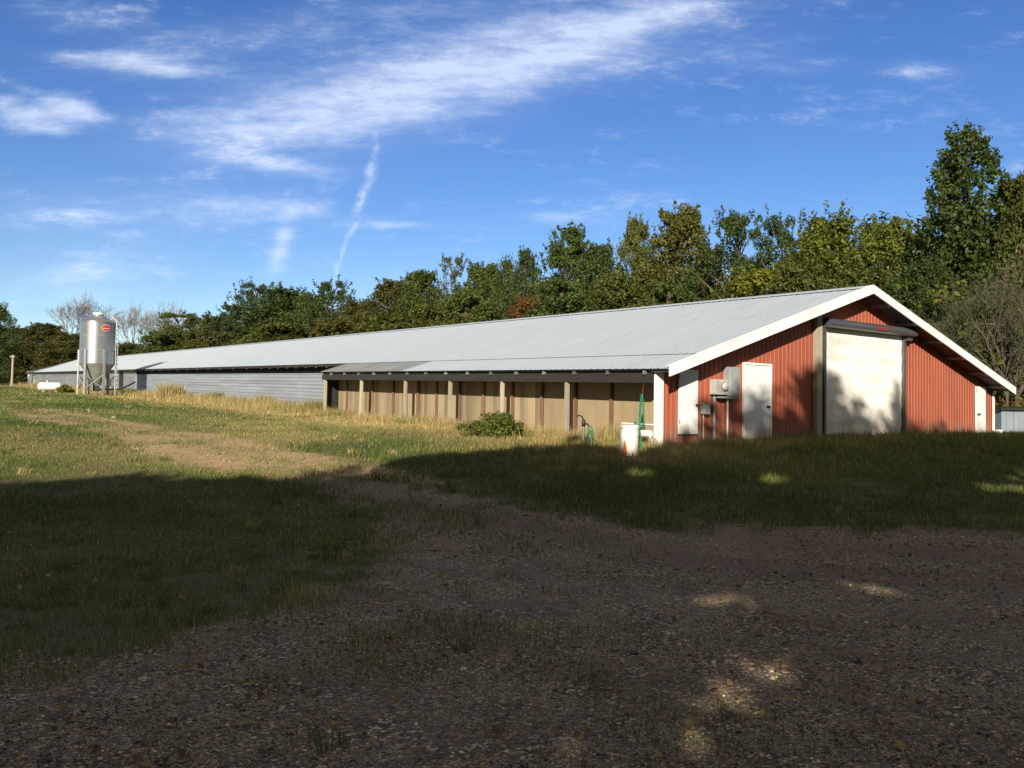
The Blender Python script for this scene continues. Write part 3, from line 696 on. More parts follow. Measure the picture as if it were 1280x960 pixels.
def make_shade_trees():
    px_, ph = np.array(PROF).T
    ph = ph - .45 * ss(2.4, 3.2, px_) * (1 - ss(6.2, 7.0, px_))
    gaps = PATCH + [(x, y, r, r * 1.2) for x, y, r in zip(RNG.random(16) * 6 - .2, 3.9 + 4.5 * RNG.random(16) ** 1.3, .03 + .07 * RNG.random(16))]
    dxy = SUN_D.x / SUN_D.y; dzy = SUN_D.z / SUN_D.y
    spots = [(-19.5, -8, 10.6, 4.4), (-14.8, -9, 10.8, 4.1), (-10.6, -7.6, 11.0, 3.8), (-6.6, -9, 12.6, 3.7), (-2.8, -8.2, 14.8, 3.7), (1.2, -9, 17.2, 3.9), (5.2, -8, 18.0, 4.1), (9.4, -8.8, 18.2, 4.2), (13.8, -8, 17.6, 4.4), (18.5, -8.6, 17.4, 4.5)]
    words = ['farthest to the left', 'second from the left', 'third from the left', 'fourth from the left', 'fifth from the left', 'sixth from the left', 'seventh from the left', 'third from the right', 'second from the right', 'farthest to the right']
    for i, (x, y, h, r) in enumerate(spots):
        K = 250
        hh = .2 + .8 * RNG.random(K); a = RNG.random(K) * 2 * pi
        rad = r * np.clip(np.sin(np.clip(hh * .8 + .24, 0, 1) * pi), .35, 1) ** .5 * np.sqrt(RNG.random(K))
        C = np.stack([x + np.cos(a) * rad, y + np.sin(a) * rad * .8, hh * h], 1)
        P, nr, rn = clump_leaves(C, .7 + .6 * RNG.random(K), 60, .38)
        # outline of the row: fit its skyline to the shadow edge seen on the ground and on the gable
        dy = -8 - P[:, 1]; X0 = P[:, 0] + dy * dxy; Z0 = P[:, 2] + dy * dzy
        room = np.interp(X0, px_, ph) - Z0
        ok = RNG.random(len(P)) < np.where(X0 > -1.2, np.clip(room / 2.8 + .08, 0, 1) * (room > -.3), (room + RNG.normal(0, .15, len(P)) > 0))
        # gaps in the foliage where flecks of sun come through
        for gx_, gy_, rx, ry in gaps:
            g0 = float(gz(gx_, gy_)); k = (P[:, 2] - g0) / -dzy
            qx = P[:, 0] + k * dxy - gx_; qy = P[:, 1] + k - gy_
            ok &= ((qx / (rx * .95 + .06)) ** 2 + (qy / (ry * 1.15 + .07)) ** 2) > 1 + .3 * RNG.normal(0, 1, len(P)) * .5
        P, nr, rn = P[ok], nr[ok], rn[ok]
        root = empty('shade_tree', (x, y, 0), 0, 'leafy shade tree behind the viewpoint, %s in its row' % words[i], 'tree', 'shade trees behind the viewpoint')
        V, F = leaf_quads(P - np.array([x, y, 0]), nr, .42, .7)
        c = np_mesh('crown', V, F, {'rnd': np.repeat(rn, 4)}, M['leaf'], root); c.color = (.9, 1, .75, 1)
        tb = MB(); tb.tube([(0, 0, -.2), (.1, .05, h * .3), (-.05, .1, h * .62), (0, 0, h * .8)], [.3, .24, .14, .05], 8)
        for c_ in (C[::9] - np.array([x, y, 0])):
            z0 = max(1.8, c_[2] - .7 * math.hypot(c_[0], c_[1])); 
            if c_[2] > h * .84: continue
            tb.tube([(0, 0, min(z0, h * .75)), tuple(c_)], [.07, .025], 5)
        tb.build('trunk', M['bark'], root)
make_shade_trees()
make_litter()

# ------------------------------------------------------------------ building materials
M['roof'] = pmat('roof_metal', (.43, .50, .565), (.385, .45, .51), rough=.5, metal=.2, vs=(.22, 2.4, .5), lo=.3, hi=.72, spec=.5, dirt=((.27, .25, .22), (.45, 3.2, 1), .54, .78, .5))
M['old_roof'] = pmat('weathered_roof', (.25, .27, .285), (.17, .18, .19), rough=.6, metal=.2, vs=(.6, 3.5, .5), dirt=((.16, .11, .08), (1, 6, 1), .5, .75, .5))
M['red'] = pmat('red_metal', (.34, .094, .052), (.275, .073, .041), rough=.55, vs=(2.5, 2.5, .5), spec=.4, dirt=((.17, .055, .036), (1.3, 1.3, .45), .48, .78, .6), mud=((.2, .13, .085), .95, 1.7))
M['white'] = pmat('white_paint', (.80, .82, .81), (.71, .72, .70), rough=.5, vs=(1.2, 3, 3), dirt=((.42, .37, .29), (1.1, 1.1, 2.0), .52, .8, .55))
M['door'] = pmat('pale_door', (.72, .75, .78), (.63, .66, .69), rough=.45, vs=(2, 2, 1.2), dirt=((.42, .38, .33), (2, 2, 2), .5, .8, .5), mud=((.33, .27, .2), 1.0, 1.6))
M['siding'] = pmat('grey_siding', (.27, .305, .345), (.20, .23, .26), rough=.6, vs=(1, .25, 5), rnd=.12, dirt=((.25, .24, .22), (1, .7, 2.5), .52, .8, .6))
M['old_siding'] = pmat('old_siding', (.22, .24, .26), (.16, .175, .19), rough=.65, vs=(1, .25, 5), rnd=.15)
M['boards'] = pmat('tan_boards', (.34, .265, .16), (.24, .19, .12), rough=.85, vs=(9, 9, .7), rnd=.42, bump=.3, dirt=((.15, .13, .11), (5, 5, .7), .5, .75, .7))
M['plywood'] = pmat('tan_plywood', (.33, .255, .152), (.27, .21, .128), rough=.8, vs=(5, 5, .8), rnd=.10, dirt=((.2, .16, .1), (2, 2, .9), .55, .8, .5))
M['stud'] = pmat('brown_stud', (.23, .125, .075), (.14, .08, .05), rough=.85, vs=(9, 9, 1), rnd=.25)
M['post'] = pmat('weathered_post', (.40, .36, .27), (.26, .23, .17), rough=.9, vs=(14, 14, 1.2), bump=.4, rnd=.2)
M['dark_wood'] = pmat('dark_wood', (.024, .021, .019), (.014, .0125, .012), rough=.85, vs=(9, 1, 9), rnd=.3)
M['grey_wood'] = pmat('grey_wood', (.32, .29, .25), (.2, .18, .16), rough=.85, vs=(8, 8, 8), rnd=.3)
M['rafter_wood'] = pmat('rafter_wood', (.20, .18, .155), (.11, .1, .088), rough=.85, vs=(8, 8, 8), rnd=.45)
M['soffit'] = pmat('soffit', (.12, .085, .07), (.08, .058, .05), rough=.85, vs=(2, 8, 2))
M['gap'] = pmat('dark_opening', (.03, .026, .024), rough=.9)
M['curtain'] = pmat('roller_curtain', (.84, .84, .81), (.76, .76, .73), rough=.5, vs=(1.5, 1.5, 4), dirt=((.46, .42, .34), (.6, .6, 1.5), .46, .68, .65), mud=((.40, .35, .28), .9, 2.1))
M['hood'] = pmat('hood_metal', (.13, .135, .14), (.10, .10, .105), rough=.4, metal=.5, vs=(1, 4, 4))
M['box'] = pmat('electric_box', (.36, .38, .39), (.28, .295, .30), rough=.5, metal=.2, vs=(5, 5, 3))
M['box_pale'] = pmat('pale_box', (.46, .46, .43), (.36, .36, .34), rough=.5, vs=(5, 5, 3))
M['conduit'] = pmat('conduit', (.33, .36, .41), rough=.5, metal=.2)
M['pvc'] = pmat('pvc', (.78, .77, .72), (.68, .66, .6), rough=.4, vs=(4, 4, 4), dirt=((.35, .28, .18), (3, 3, 6), .58, .8, .6))
M['black'] = pmat('black_metal', (.02, .02, .02), rough=.5)
M['galv'] = pmat('galvanized', (.50, .53, .56), (.43, .46, .49), rough=.33, metal=.88, vs=(2, 2, .8))
M['galv_dull'] = pmat('dull_galvanized', (.36, .37, .37), (.27, .28, .28), rough=.5, metal=.5, vs=(3, 3, 3))
M['sign_red'] = pmat('sticker_red', (.62, .045, .035), rough=.45)
M['dull_red'] = pmat('faded_red', (.26, .035, .04), (.14, .025, .03), rough=.6, vs=(6, 6, 6))
M['sign_white'] = pmat('sticker_white', (.8, .78, .74), rough=.45)
M['orange'] = pmat('orange_plastic', (.75, .16, .02), rough=.5)
M['hose'] = pmat('green_hose', (.02, .19, .11), (.015, .14, .08), rough=.4, vs=(8, 8, 8))
M['tank'] = pmat('tank_white', (.82, .82, .80), rough=.35, vs=(2, 2, 2))
M['shed'] = pmat('shed_metal', (.25, .30, .35), (.19, .23, .27), rough=.5, metal=.2, vs=(1, 1, .6))
M['glass'] = pmat('meter_glass', (.55, .55, .52), rough=.12, spec=.7)

# ------------------------------------------------------------------ the long barn
ZL, KL, ZRIDGE, TR, KR, TE, LEN, PORCH = 2.61, .324, 5.202, 8.0, .312, 1.2, 136., 19.6
def roof_z(t): return ZL + KL * t if t <= TR else ZRIDGE - KR * (t - TR)

GS = 0.                                   # the gable stands this much nearer than its parts were first laid out
def gsh(v): return (v[0], v[1] - GS, v[2])

def make_barn():
    B = empty('poultry_barn', (AX, AY, 0), TH, 'long low barn with red gable, pale metal roof and open porch along its side', 'barn')
    def sheet(name, t0, t1, s0, s1, lift, mat, period=.23):
        tb = MB(True); vs, fs = [], []
        s = s0; pr = []
        while s < s1 - .05:
            pr += [(s, 0.), (s + .09, 0.), (s + .105, .009), (s + .135, .009), (s + .15, 0.)]; s += period
        pr.append((s1, 0.))
        tt = np.linspace(t0, t1, 5 if t1 - t0 > 3 else 2)
        for t in tt: vs += [(t, a, roof_z(t) + lift + b) for a, b in pr]
        m = len(pr)
        for r in range(len(tt) - 1):
            fs += [(r * m + i, (r + 1) * m + i, (r + 1) * m + i + 1, r * m + i + 1) for i in range(m - 1)]
        tb.add(vs, fs)
        # dark underside added to cut bounced light beneath the sheets
        z0, z1 = roof_z(t0) + lift - .02, roof_z(t1) + lift - .02
        o = tb.build(name, mat, B)
        dk = MB(True); dk.hexa([(t0 + .01, s0 + .005, z0 - .012), (t1 - .01, s0 + .005, z1 - .012), (t1 - .01, s1, z1 - .012), (t0 + .01, s1, z0 - .012), (t0 + .01, s0 + .005, z0), (t1 - .01, s0 + .005, z1), (t1 - .01, s1, z1), (t0 + .01, s1, z0)])
        dk.build('dark_underside', M['dark_wood'], o)
        return o
    roof = sheet('roof', TE, TR, 0, LEN, 0, M['roof'])
    # the far slope belongs to the same roof
    sheet('back_roof', TR, 16.4, 0, LEN, 0, M['roof'])
    cap = MB(True)
    for a, b in ((TR - .22, TR), (TR, TR + .22)):
        za, zb = (roof_z(a) + .045, ZRIDGE + .05) if a < TR else (ZRIDGE + .05, roof_z(b) + .045)
        cap.hexa([(a, 0, za - .012), (b, 0, zb - .012), (b, LEN, zb - .012), (a, LEN, za - .012), (a, 0, za), (b, 0, zb), (b, LEN, zb), (a, LEN, za)])
    cap.build('ridge_cap', M['roof'], roof)
    sheet('porch_roof', 0, TE + .1, 0, 12.6, -.018, M['roof'])
    tag(sheet('porch_roof', 0, TE + .1, 12.62, PORCH, -.018, M['old_roof']), 'darker weathered sheets at the far end of the porch roof', None)
    # rake boards
    for a, b in ((-.02, TR), (TR, 16.42)):
        f = MB(True); za, zb = roof_z(a), roof_z(b)
        f.hexa([(a, -.05, za - .185), (b, -.05, zb - .185), (b, -.005, zb - .185), (a, -.005, za - .185), (a, -.05, za + .045), (b, -.05, zb + .045), (b, -.005, zb + .045), (a, -.005, za + .045)])
        tz = .05
        f.hexa([(a, -.055, za + tz), (b, -.055, zb + tz), (b, .10, zb + tz), (a, .10, za + tz), (a, -.055, za + tz + .006), (b, -.055, zb + tz + .006), (b, .10, zb + tz + .006), (a, .10, za + tz + .006)])
        f.build('rake_board', M['white'], B)
    for a, b in ((0.05, TR), (TR, 16.35)):
        f = MB(True); za, zb = roof_z(a) - .085, roof_z(b) - .085
        f.hexa([(a, 0, za - .02), (b, 0, zb - .02), (b, .62, zb - .02), (a, .62, za - .02), (a, 0, za), (b, 0, zb), (b, .62, zb), (a, .62, za)])
        f.build('soffit', M['soffit'], B)
    for t in (1.6, 3.0, 4.4, 5.8, 7.2, 8.9, 10.3, 11.7, 13.1, 14.5, 15.8):
        f = MB(True); z = roof_z(t) - .11; f.box(t - .04, t + .04, .005, .585, z - .09, z); f.build('lookout', M['grey_wood'], B)
    # ribbed red gable
    g = MB(True); pr = []; t = .405
    while t < 16.05:
        pr += [(t, .6), (t + .105, .6), (t + .115, .587), (t + .145, .587), (t + .155, .6)]; t += .165
    pr.append((16.2, .6))
    pr2 = sorted(pr + [(TR, .6)])
    vs = [(a, s, .3) for a, s in pr2] + [(a, s, roof_z(a) - .1) for a, s in pr2]; m = len(pr2)
    g.add(vs, [(i, i + 1, m + i + 1, m + i) for i in range(m - 1)])
    g.build('gable_wall', M['red'], B)
    w = MB(True); w.hexa([(.14, .56, .35), (.395, .56, .35), (.395, .615, .35), (.14, .615, .35), (.14, .56, roof_z(.14) - .1), (.395, .56, roof_z(.395) - .1), (.395, .615, roof_z(.395) - .1), (.14, .615, roof_z(.14) - .1)])
    w.build('corner_panel', M['white'], B)
    w = MB(True); w.box(.405, .80, .625, .65, .35, roof_z(.405) - .16); w.build('porch_side', M['dark_wood'], B)
    w = MB(True); w.box(16.11, 16.24, .55, .572, .3, roof_z(16.24) - .12); w.box(16.205, 16.24, .572, 1.2, .3, roof_z(16.24) - .12); w.build('corner_trim', M['white'], B)
    w = MB(True); w.box(16.1, 16.2, .62, LEN - .1, .3, roof_z(16.2) - .06); w.build('back_wall', M['red'], B)
    w = MB(True); ts = (1.5, TR, 16.2)
    w.add([(ts[0], LEN - .1, .3), (ts[2], LEN - .1, .3), (ts[2], LEN - .1, roof_z(16.2) - .05), (TR, LEN - .1, ZRIDGE - .05), (1.5, LEN - .1, roof_z(1.5) - .05)], [(0, 1, 2, 3, 4)])
    w.build('end_wall', M['siding'], B)

    # doors of the gable
    def door(t0, t1, z0, z1, label, frame=True, knob=None, plate=.53):
        d = MB(True, gsh); d.box(t0, t1, plate, .572, z0, z1); o = d.build('door', M['door'], B, bevel=.006); o['label'] = label
        if frame:
            f = MB(True, gsh); k = .055
            f.box(t0 - k, t0 - .006, plate - .025, .574, z0, z1 + k); f.box(t1 + .006, t1 + k, plate - .025, .574, z0, z1 + k); f.box(t0 - .006, t1 + .006, plate - .025, .574, z1 + .006, z1 + k)
            f.build('frame', M['white'], o)
        if knob:
            h = MB(True, gsh); h.lathe([(.03, plate - .0), (.03, plate - .02), (.015, plate - .022), (.015, plate - .05), (.034, plate - .055), (.034, plate - .08), (.02, plate - .09)], 12, (knob[0], 0, knob[1]), 'y'); h.build('handle', M['black'], o, True)
            for zz in (z0 + .25, z1 - .2):
                hg = MB(True, gsh); hg.box(t0 + .002, t0 + .03, plate - .012, plate - .001, zz, zz + .1); hg.build('hinge', M['galv_dull'], o)
        return o
    door(.88, 1.53, 1.09, 2.62, 'narrow pale door raised above the ground by the porch corner', False, (1.47, 1.78))
    door(3.24, 4.22, .72, 2.83, 'pale grey door with white frame beside the electric boxes', True, (4.12, 1.78))
    door(14.92, 15.58, .72, 2.62, 'bright white door near the right-hand corner', False, (15.03, 1.7))
    # roller door
    nt_, nz = 48, 40; vs = []
    for j in range(nz + 1):
        for i in range(nt_ + 1):
            a, b = i / nt_, j / nz
            t = 6.5 + 3.86 * a; z = .62 + 3.38 * b
            e = math.sin(pi * a)
            d = .02 * e * math.sin(9 * (a * .9 - b * 1.15) * pi * .62 + 1.3) * (1 - b) ** .6 + .014 * e * math.sin(15 * (a + b * .9) + 2) * math.exp(-((b - .25) / .3) ** 2) + .008 * math.sin(b * 46)
            vs.append((t, .50 + d, z))
    r = MB(True, gsh); r.add(vs, [(j * (nt_ + 1) + i, j * (nt_ + 1) + i + 1, (j + 1) * (nt_ + 1) + i + 1, (j + 1) * (nt_ + 1) + i) for j in range(nz) for i in range(nt_)])
    rd = r.build('roller_door', M['curtain'], B, smooth=True); rd['label'] = 'dirty white fabric roller door with creases'
    for a, b in ((6.40, 6.49), (10.37, 10.46)):
        r = MB(True, gsh); r.box(a, b, .42, .574, .5, 4.0); r.build('guide_rail', M['hood'], rd)
    h = MB(True, gsh); prof = [(.574, 3.99), (.30, 3.99), (.23, 4.02), (.21, 4.09), (.24, 4.17), (.33, 4.235), (.574, 4.25)]
    n_ = len(prof); vs = [(6.42, a, b) for a, b in prof] + [(10.78, a, b) for a, b in prof]
    h.add(vs, [(i, i + 1, n_ + i + 1, n_ + i) for i in range(n_ - 1)] + [tuple(range(n_))[::-1], tuple(range(n_, 2 * n_))])
    hd = h.build('hood', M['hood'], rd)
    h = MB(True, gsh); h.box(8.62, 9.14, .196, .2075, 4.05, 4.135); h.build('sticker', M['dull_red'], hd)
    h = MB(True, gsh); h.box(10.47, 10.72, .36, .574, 3.86, 3.985); h.build('bracket', M['hood'], rd)
    p = MB(True, gsh); p.box(6.10, 6.33, .44, .574, .4, 4.38); p.build('door_post', M['post'], B)
    p = MB(True, gsh); p.box(10.48, 10.62, .50, .574, .4, 3.84); p.build('door_trim', M['red'], B)
    # electric boxes
    e = MB(True, gsh); e.box(1.98, 2.44, .40, .574, 2.05, 2.42); mb_ = e.build('meter_box', M['box_pale'], B, bevel=.012)
    e = MB(True, gsh); e.lathe([(.10, .40), (.10, .36), (.085, .33), (.06, .315), (.0, .31)], 20, (2.30, 0, 2.25), 'y'); e.build('meter', M['glass'], mb_, True)
    e = MB(True, gsh); e.lathe([(.115, .399), (.115, .375), (.101, .374), (.101, .399)], 20, (2.30, 0, 2.25), 'y'); e.build('collar', M['galv_dull'], mb_, True)
    e = MB(True, gsh); e.box(2.47, 2.86, .37, .574, 2.02, 2.74); bb_ = e.build('breaker_box', M['box'], B, bevel=.012)
    e = MB(True, gsh); e.box(2.50, 2.83, .357, .368, 2.08, 2.70); e.build('cover', M['box'], bb_, bevel=.004)
    e = MB(True, gsh); e.box(2.15, 2.78, .40, .57, 1.965, 2.01); e.build('wire_trough', M['box'], B, bevel=.005)
    e = MB(True, gsh); e.box(1.66, 1.87, .45, .574, 1.57, 1.84); j = e.build('junction_box', M['box_pale'], B, bevel=.01)
    e = MB(True, gsh); e.box(1.72, 1.81, .435, .448, 1.62, 1.74); e.build('switch', M['box'], j)
    for a, rr, z1, mt in ((2.10, .038, 2.05, 'conduit'), (2.585, .022, 1.965, 'pvc'), (1.72, .013, 1.57, 'pvc')):
        e = MB(True, gsh); e.tube([(a, .53, .45), (a, .53, z1)], rr, 10); e.build('conduit', M[mt], B, True)

    # porch: beam, rafters, posts, boarded wall
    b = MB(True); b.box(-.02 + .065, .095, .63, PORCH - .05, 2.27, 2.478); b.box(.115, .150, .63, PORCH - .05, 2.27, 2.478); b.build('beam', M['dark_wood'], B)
    b = MB(True); b.box(.098, .112, .63, PORCH - .05, 2.40, 2.598); b.build('light_stop', M['dark_wood'], B)  # strip added to stop sunlight leaking in above the beam
    s = .82
    while s < PORCH:
        f = MB(True); f.hexa([(-.015, s - .02, roof_z(-.015) - .15), (.81, s - .02, roof_z(.81) - .15), (.81, s + .02, roof_z(.81) - .15), (-.015, s + .02, roof_z(-.015) - .15),
                              (-.015, s - .02, roof_z(-.015) - .062), (.81, s - .02, roof_z(.81) - .062), (.81, s + .02, roof_z(.81) - .062), (-.015, s + .02, roof_z(-.015) - .062)])
        f.build('rafter', M['rafter_wood'], B); s += 1.27
    for s in (3.73, 6.67, 9.54, 12.48, 15.94, 19.3):
        f = MB(True); k = .052; l1, l2 = random.uniform(-.03, .03), random.uniform(-.03, .03)
        f.hexa([(.105 - k + l1, s - k + l2, .3), (.105 + k + l1, s - k + l2, .3), (.105 + k + l1, s + k + l2, .3), (.105 - k + l1, s + k + l2, .3),
                (.105 - k, s - k, 2.265), (.105 + k, s - k, 2.265), (.105 + k, s + k, 2.265), (.105 - k, s + k, 2.265)])
        f.build('porch_post', M['post'], B, bevel=.015)
    studs = [2.76, 4.18, 5.66, 7.09, 8.64, 10.04, 11.5, 12.78, 14.64, 16.36, 18.68]
    edges = [.67] + studs + [19.62]
    for s in studs:
        f = MB(True); f.box(.735, .80, s - .035, s + .035, .55, roof_z(.74) - .16); f.build('stud', M['stud'], B)
    zt = roof_z(.83) - .1
    for i in range(len(edges) - 1):
        a, c = edges[i] + (.037 if i else 0), edges[i + 1] - .037
        f = MB(True); ply = c < 6.0
        wd = .60 if ply else .21; q = a
        while q < c - .02:
            e2 = min(q + wd * (1 if ply else random.uniform(.75, 1.25)), c)
            off = random.uniform(0, .008)
            f.box(.81 - off, .84, q, e2 - .006, .93 - random.uniform(0, .03), zt); q = e2
        f.build('wall_panel', M['plywood' if ply else 'boards'], B)
    f = MB(True); f.box(.862, .885, .67, PORCH, .4, roof_z(.87) - .1); f.build('dark_backing', M['dark_wood'], B)
    for a, c in ((4.75, 6.6), (10.1, 11.35), (12.85, 14.45), (16.6, 18.5)):
        f = MB(True); f.box(.70, .80, a, c, .875, .925); f.build('sill', M['white'], B)
    f = MB(True); f.box(.2, 1.6, PORCH + .03, PORCH + .07, .4, roof_z(.2) - .14); f.build('porch_end', M['dark_wood'], B)

    # grey long wall: lapped siding
    def siding(name, t, s0, s1, z0, z1, mat, lap=.165):
        f = MB(True); z = z0; n = int(round((s1 - s0) / 6.2)) or 1
        while z < z1 - .02:
            e = min(z + lap, z1); o2 = random.uniform(-.004, .004)
            for k in range(n):
                a = s0 + (s1 - s0) * k / n; c = s0 + (s1 - s0) * (k + 1) / n - .008
                f.hexa([(t - .03 + o2, a, z), (t + .02, a, z), (t + .02, c, z), (t - .03 + o2, c, z), (t - .004, a, e + .004), (t + .02, a, e + .004), (t + .02, c, e + .004), (t - .004, c, e + .004)])
            z = e
        return f.build(name, mat, B)
    siding('long_wall', 1.40, 19.72, 61, .75, 2.60, M['siding'])
    siding('long_wall', 1.52, 61.1, 66, .6, 2.98, M['old_siding'])
    siding('long_wall', 1.52, 68, 128, .6, 2.98, M['old_siding'])
    f = MB(True); f.box(1.46, 1.54, 128.05, LEN - .12, .6, 2.95); tag(f.build('end_panel', M['door'], B), 'whitish panel at the far end of the long wall', None)
    f = MB(True); f.box(1.68, 1.72, 19.75, LEN - .2, .5, roof_z(1.7) - .06); f.build('dark_backing', M['gap'], B)  # dark sheet standing in for the shade behind the open strip under the eave
    f = MB(True); f.box(1.55, 1.60, 66.05, 67.95, .7, 2.9); f.build('dark_doorway', M['dark_wood'], B)  # dark panel painting the shade inside the doorway recess
    s = 20.6; first = None
    while s < LEN - 1:
        if first is None:
            f = MB(); f.hexa([(1.19, -.03, roof_z(1.19) - .16), (1.66, -.03, roof_z(1.66) - .16), (1.66, .03, roof_z(1.66) - .16), (1.19, .03, roof_z(1.19) - .16),
                              (1.19, -.03, roof_z(1.19) - .03), (1.66, -.03, roof_z(1.66) - .03), (1.66, .03, roof_z(1.66) - .03), (1.19, .03, roof_z(1.19) - .03)])
            first = f.build('rafter_tail', M['grey_wood'], B); o = first
        else:
            o = first.copy(); COL.objects.link(o); o.parent = B
        o.location = (0, s, GRADE * s); s += 2.4 if s > 30 else 1.2
    f = MB(True); f.box(1.17, 1.188, PORCH + .3, LEN - .05, roof_z(1.18) - .115, roof_z(1.18) - .025); f.build('eave_board', M['dark_wood'], B)
    f = MB(); f.box(1.0, 1.5, 66.2, 67.6, .25 + GRADE * 67, .68 + GRADE * 67); f.build('door_step', M['white'], B)
make_barn()

# ------------------------------------------------------------------ galvanized feed bin
def make_bin():
    x, y = -30.3, 62.; z = float(gz(x, y)) - .02
    R = empty('feed_bin', (x, y, z), .452, 'tall shiny metal feed bin on legs with a small red oval sign', 'feed bin'); R.scale = (1.02, 1.02, 1.02)
    r = 1.15
    b = MB(); pr = [(r, 2.24)]
    zz = 2.24
    while zz < 5.2: pr += [(r + .008, zz + .05), (r, zz + .1)]; zz += .1
    b.lathe(pr, 56); body = b.build('tank_body', M['galv'], R, True)
    for h in (3.24, 4.24):
        b = MB(); b.lathe([(r + .009, h - .03), (r + .016, h - .02), (r + .016, h + .02), (r + .009, h + .03)], 56); b.build('seam_band', M['galv_dull'], body, True)
    b = MB(); b.lathe([(r + .05, 5.20), (r + .05, 5.25), (.34, 5.74), (.34, 5.80)], 40); top = b.build('cone_roof', M['galv'], R, True)
    b = MB(); b.lathe([(.36, 5.79), (.38, 5.86), (.30, 5.93), (.06, 5.97)], 24); b.build('lid', M['pvc'], top, True)
    b = MB(); b.lathe([(.20, .72), (1.13, 2.235)], 48); b.build('hopper', M['galv_dull'], R, True)
    b = MB(); b.box(-.22, .22, -.22, .22, .34, .72); b.tube([(0, 0, .45), (1.6, .9, .5), (2.6, 2.4, 1.1)], .06, 8); b.build('auger_boot', M['black'], R)
    for k in range(6):
        a = -pi / 2 + .38 + k * pi / 3; c, s = math.cos(a), math.sin(a); rr = r + .06
        f = MB(); px, py = c * rr, s * rr; ex, ey = -s * .085, c * .085; nx, ny = c * .045, s * .045
        f.hexa([(px - ex - nx, py - ey - ny, 0), (px + ex - nx, py + ey - ny, 0), (px + ex + nx, py + ey + ny, 0), (px - ex + nx, py - ey + ny, 0),
                (px - ex - nx, py - ey - ny, 3.25), (px + ex - nx, py + ey - ny, 3.25), (px + ex + nx, py + ey + ny, 3.25), (px - ex + nx, py - ey + ny, 3.25)])
        f.build('leg', M['galv_dull'], R)
        a2 = a + pi / 3
        f = MB(); f.tube([(c * rr, s * rr, .45), (math.cos(a2) * rr, math.sin(a2) * rr, 1.5)], .03, 6); f.tube([(c * rr * .985, s * rr * .985, 1.5), (math.cos(a2) * rr * .985, math.sin(a2) * rr * .985, .45)], .03, 6)
        f.build('cross_brace', M['galv_dull'], R)
    f = MB(); a = -.30
    for da in (-.17, .17): f.tube([(math.cos(a + da) * 1.32, math.sin(a + da) * 1.32, .5), (math.cos(a + da) * 1.32, math.sin(a + da) * 1.32, 5.35), (math.cos(a + da * 2) * .75, math.sin(a + da * 2) * .75, 5.85)], .028, 6)
    for i in range(16): f.tube([(math.cos(a - .17) * 1.32, math.sin(a - .17) * 1.32, .8 + i * .3), (math.cos(a + .17) * 1.32, math.sin(a + .17) * 1.32, .8 + i * .3)], .02, 6)
    f.build('ladder', M['galv_dull'], R)
    # oval sign bent round the tank
    def oval(rx, rz, off, mat, name, parent, zc=4.80, cut=1.0):
        cx = .54; vs, fs = [], []; nr = 5; na = 32
        for i in range(nr + 1):
            for k in range(na):
                a_ = 2 * pi * k / na; ux = cx + rx * i / nr * math.cos(a_); vz = rz * i / nr * math.sin(a_)
                th = ux / r; q = r + off; vs.append((q * math.sin(th), -q * math.cos(th), zc + vz))
        for i in range(nr):
            for k in range(na): fs.append((i * na + k, i * na + (k + 1) % na, (i + 1) * na + (k + 1) % na, (i + 1) * na + k))
        m = MB(); m.add(vs, fs); return m.build(name, mat, parent)
    sg = oval(.34, .225, .020, M['sign_white'], 'oval_sign', body)
    oval(.315, .20, .025, M['sign_red'], 'red_field', sg)
    m = MB(); vs = []
    for i in range(13):
        th = (.54 - .22 + .44 * i / 12) / r
        for h in (4.745, 4.785): vs.append(((r + .030) * math.sin(th), -(r + .030) * math.cos(th), h))
    m.add(vs, [(2 * i, 2 * i + 2, 2 * i + 3, 2 * i + 1) for i in range(12)]); m.build('white_stripe', M['sign_white'], sg)
make_bin()

def make_tank():
    x, y = -37.5, 69.; z = float(gz(x, y)) - .02
    R = empty('propane_tank', (x, y, z), .50, 'white propane tank lying in the grass left of the feed bin', 'propane tank')
    b = MB(); rr, L = .33, .62
    pr = [(.02, -L - .26)] + [(rr * math.sin(q), -L - .26 * math.cos(q)) for q in np.linspace(.25, pi / 2, 7)] + [(rr * math.cos(q), L + .26 * math.sin(q)) for q in np.linspace(0, pi / 2 - .25, 7)] + [(.02, L + .26)]
    b.lathe(pr, 28, (0, 0, .50), 'x'); b.build('tank_body', M['tank'], R, True)
    b = MB(); b.lathe([(.15, .78), (.15, .93), (.12, .99), (.03, 1.01)], 18, (-.15, 0, 0)); b.build('dome', M['galv_dull'], R, True)
    for a in (-.45, .45):
        b = MB(); b.box(a - .07, a + .07, -.22, .22, 0, .25); b.build('foot', M['galv_dull'], R)
make_tank()

